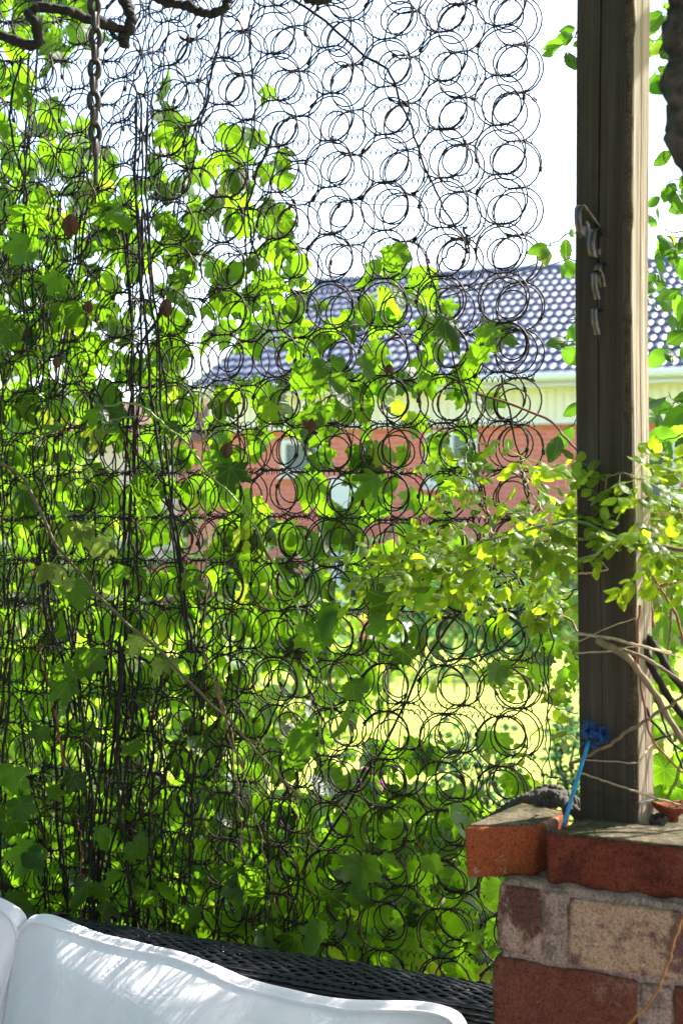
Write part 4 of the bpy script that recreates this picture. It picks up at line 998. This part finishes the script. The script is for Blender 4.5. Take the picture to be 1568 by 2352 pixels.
# dead leaves
for k,(x,y,s_,lb) in enumerate([(162,505,.040,'curled brown dead leaf hanging at upper left under the sky gap'),(383,700,.032,'brown withered leaf at a stem joint under the pale green leaf'),(203,705,.022,'small russet dead leaf among the left stems'),(522,1030,.030,'narrow reddish dead leaf left of the brick wall gap'),(718,960,.036,'dark shrivelled leaf in the middle of the screen'),(130,835,.02,'tiny brown dead leaf low in the left foliage'),(895,850,.018,'small orange-brown dead leaf right of the middle')]):
    mb=MB(); put_leaf(mb,OVAL[1],P(x,y-15,panelY(x,-.02)-.02),s_*1.1,np.array([.1,.1,-1]),norm([.3,-1,.2]),.9,1.6,None,r); put_leaf(mb,OVAL[0],P(x+3,y-12,panelY(x,-.02)-.025),s_*.9,np.array([-.25,0,-1]),norm([-.5,-1,.1]),.9,1.4,None,r)
    tube(mb,[P(x,y-15,panelY(x,-.02)-.02),P(x-4,y-45,panelY(x,-.01))],.0006,4)
    tag(mb.build('dead_leaf',M_deadleaf,origin=P(x,y,panelY(x,-.02)-.02)),lb,'dead leaf','dead leaves caught in the screen')
# ------------------------------------------------------------------ climbing rose between screen and post
rose=empty('climbing_rose',(.62,2.05,0),'climbing rose with small serrated leaflets arching in front of the coils and post','rose')
LF=MB(); CN=[]
def pinnate(p0,d,size,seed,n=5,nb=(0,-.6,.8)):
    r=np.random.default_rng(seed); d=norm(d); side=norm(np.cross(d,nb)); L=size*2.6; q=[p0+d*L*t+np.array([0,0,-.25*L*t*t]) for t in np.linspace(0,1,6)]
    tube(LFS,q,.0005,4)
    for k in range(n):
        if k==n-1: b_,dd=q[-1],d
        else:
            pr=k//2; b_=q[2+pr*2 if 2+pr*2<6 else 5]; dd=norm(d*.45+side*(1 if k%2 else -1)+np.array([0,0,-.2]))
        put_leaf(LF,OVAL[int(r.integers(3))],b_,size*r.uniform(.8,1.15),dd+r.normal(0,.12,3),norm(np.array(nb)+r.normal(0,.35,3)),.3,.3,None,r)
LFS=LF
canes=[([(1650,1290,1.75),(1560,1262,1.82),(1480,1245,1.86),(1390,1236,1.90),(1320,1238,1.98),(1200,1250,2.12),(1080,1278,2.22),(960,1310,2.32),(860,1335,2.38)],.0030),
 ([(1620,1300,1.75),(1520,1262,1.84),(1440,1245,1.88),(1340,1200,1.93),(1250,1205,2.0),(1160,1232,2.12),(1050,1260,2.25),(930,1280,2.35)],.0028),
 ([(1480,1225,1.88),(1400,1250,1.86),(1310,1300,1.92),(1230,1320,2.05),(1120,1330,2.2),(1000,1360,2.3)],.0022),
 ([(1330,1270,2.0),(1400,1100,1.9),(1460,1098,1.87),(1480,1105,1.88)],.0016),
 ([(1150,1280,2.15),(1120,1180,2.2),(1080,1090,2.25),(1070,1010,2.3)],.0016),
 ([(1280,1290,2.0),(1240,1170,2.1),(1200,1090,2.15),(1200,1040,2.2)],.0014),
 ([(1620,1250,1.9),(1560,1180,1.95),(1520,1120,2.0),(1490,1080,2.0)],.0018),
 ([(1640,1180,1.9),(1570,1130,1.95),(1520,1110,2.0)],.0016)]
for i_,(pt,rad) in enumerate(canes):
    p=wob(spline([P(*a) for a in pt],12),.003,2,60+i_); mb=MB(); tube(mb,p,np.linspace(rad,rad*.45,len(p)),6)
    for k in range(2,len(p)-2,6):
        d=norm(r.normal(size=3)); tube(mb,[p[k],p[k]+d*.006],[.0010,.0001],4)
    mb.build('cane',M_green if i_%3 else M_stem2,rose)
    nL=int(len(p)*.56) if i_<3 else int(len(p)*.35)
    for k in range(nL):
        j=int(r.integers(4,len(p)-1)); xD=784+p[j][0]/p[j][1]*F
        if i_<3 and 1325<xD<1455 and r.random()<.7: continue
        d=norm(np.array([r.normal(0,.8),r.normal(0,.5),r.normal(-.15,.7)]))
        pinnate(p[j],d,.019*r.uniform(.8,1.4),int(r.integers(1e7)),5 if r.random()<.7 else 7)
for k in range(100):   # sunlit mass right of the post and around the left arch
    if k<50: x=r.uniform(1485,1590); y=r.uniform(1085,1330); dep=r.uniform(1.9,2.3)
    else: x=r.uniform(860,1320); y=1230+(1150-x)*.12+r.normal(0,60); dep=panelY(min(x,1235),0)-r.uniform(.05,.2)
    pinnate(P(x,y,dep),norm(r.normal(size=3)+np.array([0,0,-.2])),.020*r.uniform(.8,1.4),int(r.integers(1e7)),5)
for k in range(26):   # stray sprays low right of the screen
    x=r.uniform(1050,1320); y=r.uniform(1330,1720); pinnate(P(x,y,r.uniform(2.5,2.9)),norm(r.normal(size=3)+np.array([0,0,-.2])),.020*r.uniform(.8,1.3),int(r.integers(1e7)),5)
LF.build('foliage',M_rose,rose)
for k,(pt,rad) in enumerate([([(1210,1290,2.2),(1262,1380,2.18),(1330,1450,2.1),(1400,1500,2.0)],.0026),([(1265,1290,2.3),(1262,1500,2.32),(1258,1650,2.35),(1245,1790,2.3)],.0016),([(1100,1520,2.3),(1262,1400,2.2),(1330,1350,2.1)],.0020),([(1200,1730,2.3),(1258,1655,2.3),(1330,1700,2.2)],.0009),([(1240,1780,2.3),(1290,1790,2.2),(1330,1805,2.1)],.0014),([(1255,1400,2.3),(1235,1500,2.3),(1260,1610,2.3),(1325,1640,2.2)],.0014),([(1150,1300,2.2),(1210,1450,2.3),(1225,1560,2.35)],.0013)]):
    p=wob(spline([P(*a) for a in pt],12),.003,2,90+k); mb=MB(); tube(mb,p,np.linspace(rad,rad*.6,len(p)),5); mb.build('cane',M_stem if k else M_stem2,rose)
# bundle of dry sticks right of the post
sk=empty('stick_bundle',P(1560,1700,1.95),'sunlit bundle of bare canes tied right of the post','sticks')
for k,(pt,rad,mt) in enumerate([([(1370,1470,1.89),(1440,1512,1.86),(1500,1590,1.88),(1560,1690,1.88),(1640,1820,1.9)],.0050,M_stem2),([(1460,1440,1.95),(1500,1480,1.93),(1540,1545,1.92),(1620,1660,1.9)],.0062,M_stem),([(1470,1470,1.93),(1510,1560,1.93),(1570,1650,1.93),(1640,1740,1.9)],.0058,M_stem),
 ([(1420,1490,1.88),(1480,1512,1.86),(1540,1550,1.85),(1640,1620,1.8)],.0030,M_stem2),([(1480,1300,1.95),(1545,1400,1.95),(1580,1500,1.95),(1640,1600,1.95)],.0022,M_redstem),([(1500,1440,1.95),(1494,1380,1.95),(1520,1345,1.95),(1640,1330,1.95)],.0028,M_redstem),([(1542,1300,2.0),(1540,1420,2.0),(1530,1540,2.0)],.0022,M_stem2),([(1480,1620,1.93),(1500,1660,1.93),(1560,1720,1.93),(1640,1775,1.93)],.0020,M_stem),([(1470,1390,1.9),(1462,1480,1.895),(1474,1590,1.885),(1490,1680,1.88),(1530,1740,1.9),(1600,1800,1.9)],.0019,M_redstem),
 ([(1320,1478,1.95),(1400,1440,1.9),(1460,1420,1.9)],.0008,M_twine),([(1320,1500,1.92),(1400,1496,1.87),(1470,1485,1.86),(1560,1510,1.85),(1640,1530,1.85)],.0012,M_twine),([(1318,1455,1.94),(1400,1466,1.88),(1470,1484,1.86),(1540,1500,1.86)],.0022,M_twine),([(1500,1700,1.9),(1560,1680,1.9),(1640,1640,1.9)],.0016,M_stem),([(1495,1580,1.95),(1540,1700,1.95),(1610,1860,1.95)],.0018,M_stem)]):
    p=wob(spline([P(*a) for a in pt],12),.0007,2,130+k); mb=MB(); tube(mb,p,np.linspace(rad,rad*.75,len(p))*(1+.08*np.sin(np.arange(len(p))*1.3)),7); mb.build('cane',mt,sk)
# vine right of the post
rv=empty('hop_vine',(1.0,2.7,0),'yellow-green hop vine in full sun right of the post','vine','hop vines on the spring screen')
mb=MB(); ms=MB()
for k in range(85):
    x=r.uniform(1485,1620); y=r.choice([r.uniform(1300,1480),r.uniform(1480,1760),r.uniform(1740,1900)]); dep=r.uniform(2.4,3.1)
    q=P(x,y-15,dep); d=rdir(1,.5,r); put_leaf(mb,HOP[int(r.integers(4))],q,.034*r.uniform(.7,1.3),d,rnrm(.4,.4,r),.4,.3,None,r); tube(mb,[q,q-d*.03],.0006,4,.2)
for k in range(26):
    x=r.uniform(1235,1325); y=r.uniform(1380,1640); dep=r.uniform(2.4,2.9); q=P(x,y-15,dep); d=rdir(1,.5,r); put_leaf(mb,HOP[int(r.integers(4))],q,.028*r.uniform(.7,1.3),d,rnrm(.4,.4,r),.4,.3,None,r)
mb.build('foliage',M_hop,rv)
# ------------------------------------------------------------------ added out of the picture for shade: vine canopy, crown leaves for right tree
pg=empty('added_shade_canopy',(0,.4,2.8),'vine covered canopy added above the seat for shade, out of the picture','added_shade_canopy')
for k in range(5):
    mb=MB(); box(mb,(-1.6+k*.75,.35,2.86),(.03,0,0),(0,1.9,0),(0,0,.05)); mb.build('rafter',M_wood,pg,smooth=False)
mb=MB(); box(mb,(0,2.15,2.77),(2.0,0,0),(0,.04,0),(0,0,.04)); box(mb,(0,-1.3,2.77),(2.0,0,0),(0,.04,0),(0,0,.04)); mb.build('beam',M_wood,pg,smooth=False)
mb=MB(); r=np.random.default_rng(55)
for k in range(3800):
    q=np.array([r.uniform(-2,2.2),r.uniform(-1.5,2.35),r.uniform(2.93,3.12)]); put_leaf(mb,HOP[int(r.integers(3))],q,.095*r.uniform(.7,1.3),norm(np.array([r.normal(),r.normal(),-.3])),norm(np.array([r.normal(0,.4),r.normal(0,.4),1])),.3,.3,None,r)
mb.build('foliage',M_hop,pg)
mb=MB()
for k in range(1500):
    q=np.array([r.uniform(1.15,2.0),r.uniform(3.15,4.2),r.uniform(1.5,3.1)])
    if q[0]/q[1]<.30: continue
    put_leaf(mb,OVAL[int(r.integers(3))],q,.095*r.uniform(.7,1.3),rdir(1,.8,r),norm(np.array([r.normal(),r.normal(),.8])),.3,.3,None,r)
o=mb.build('crown',M_tree,ft)  # unseen crown leaves, placed to keep the sun off the cushion

# unseen wall and hedge, added to block skylight; bluish wall gives fill
mb=MB(); box(mb,(0,-2.6,1.5),(4,0,0),(0,.12,0),(0,0,1.5)); tag(mb.build('added_fill_wall',simple('grey_blue_boards',(.42,.44,.60),.8,6,.2,.3,.005),smooth=False),'grey-blue board wall added behind the camera to shape the fill light','wall')
mb=MB()
for k in range(5): shrub(mb,(-2.5,-1.6+k*1.0,1.5),(.5,.8,1.7),900,.17,OVAL,rs=300+k,shell=.5)
tag(mb.build('added_shade_hedge',M_dark),'dark hedge added left of the seat for shade, out of the picture','hedge')
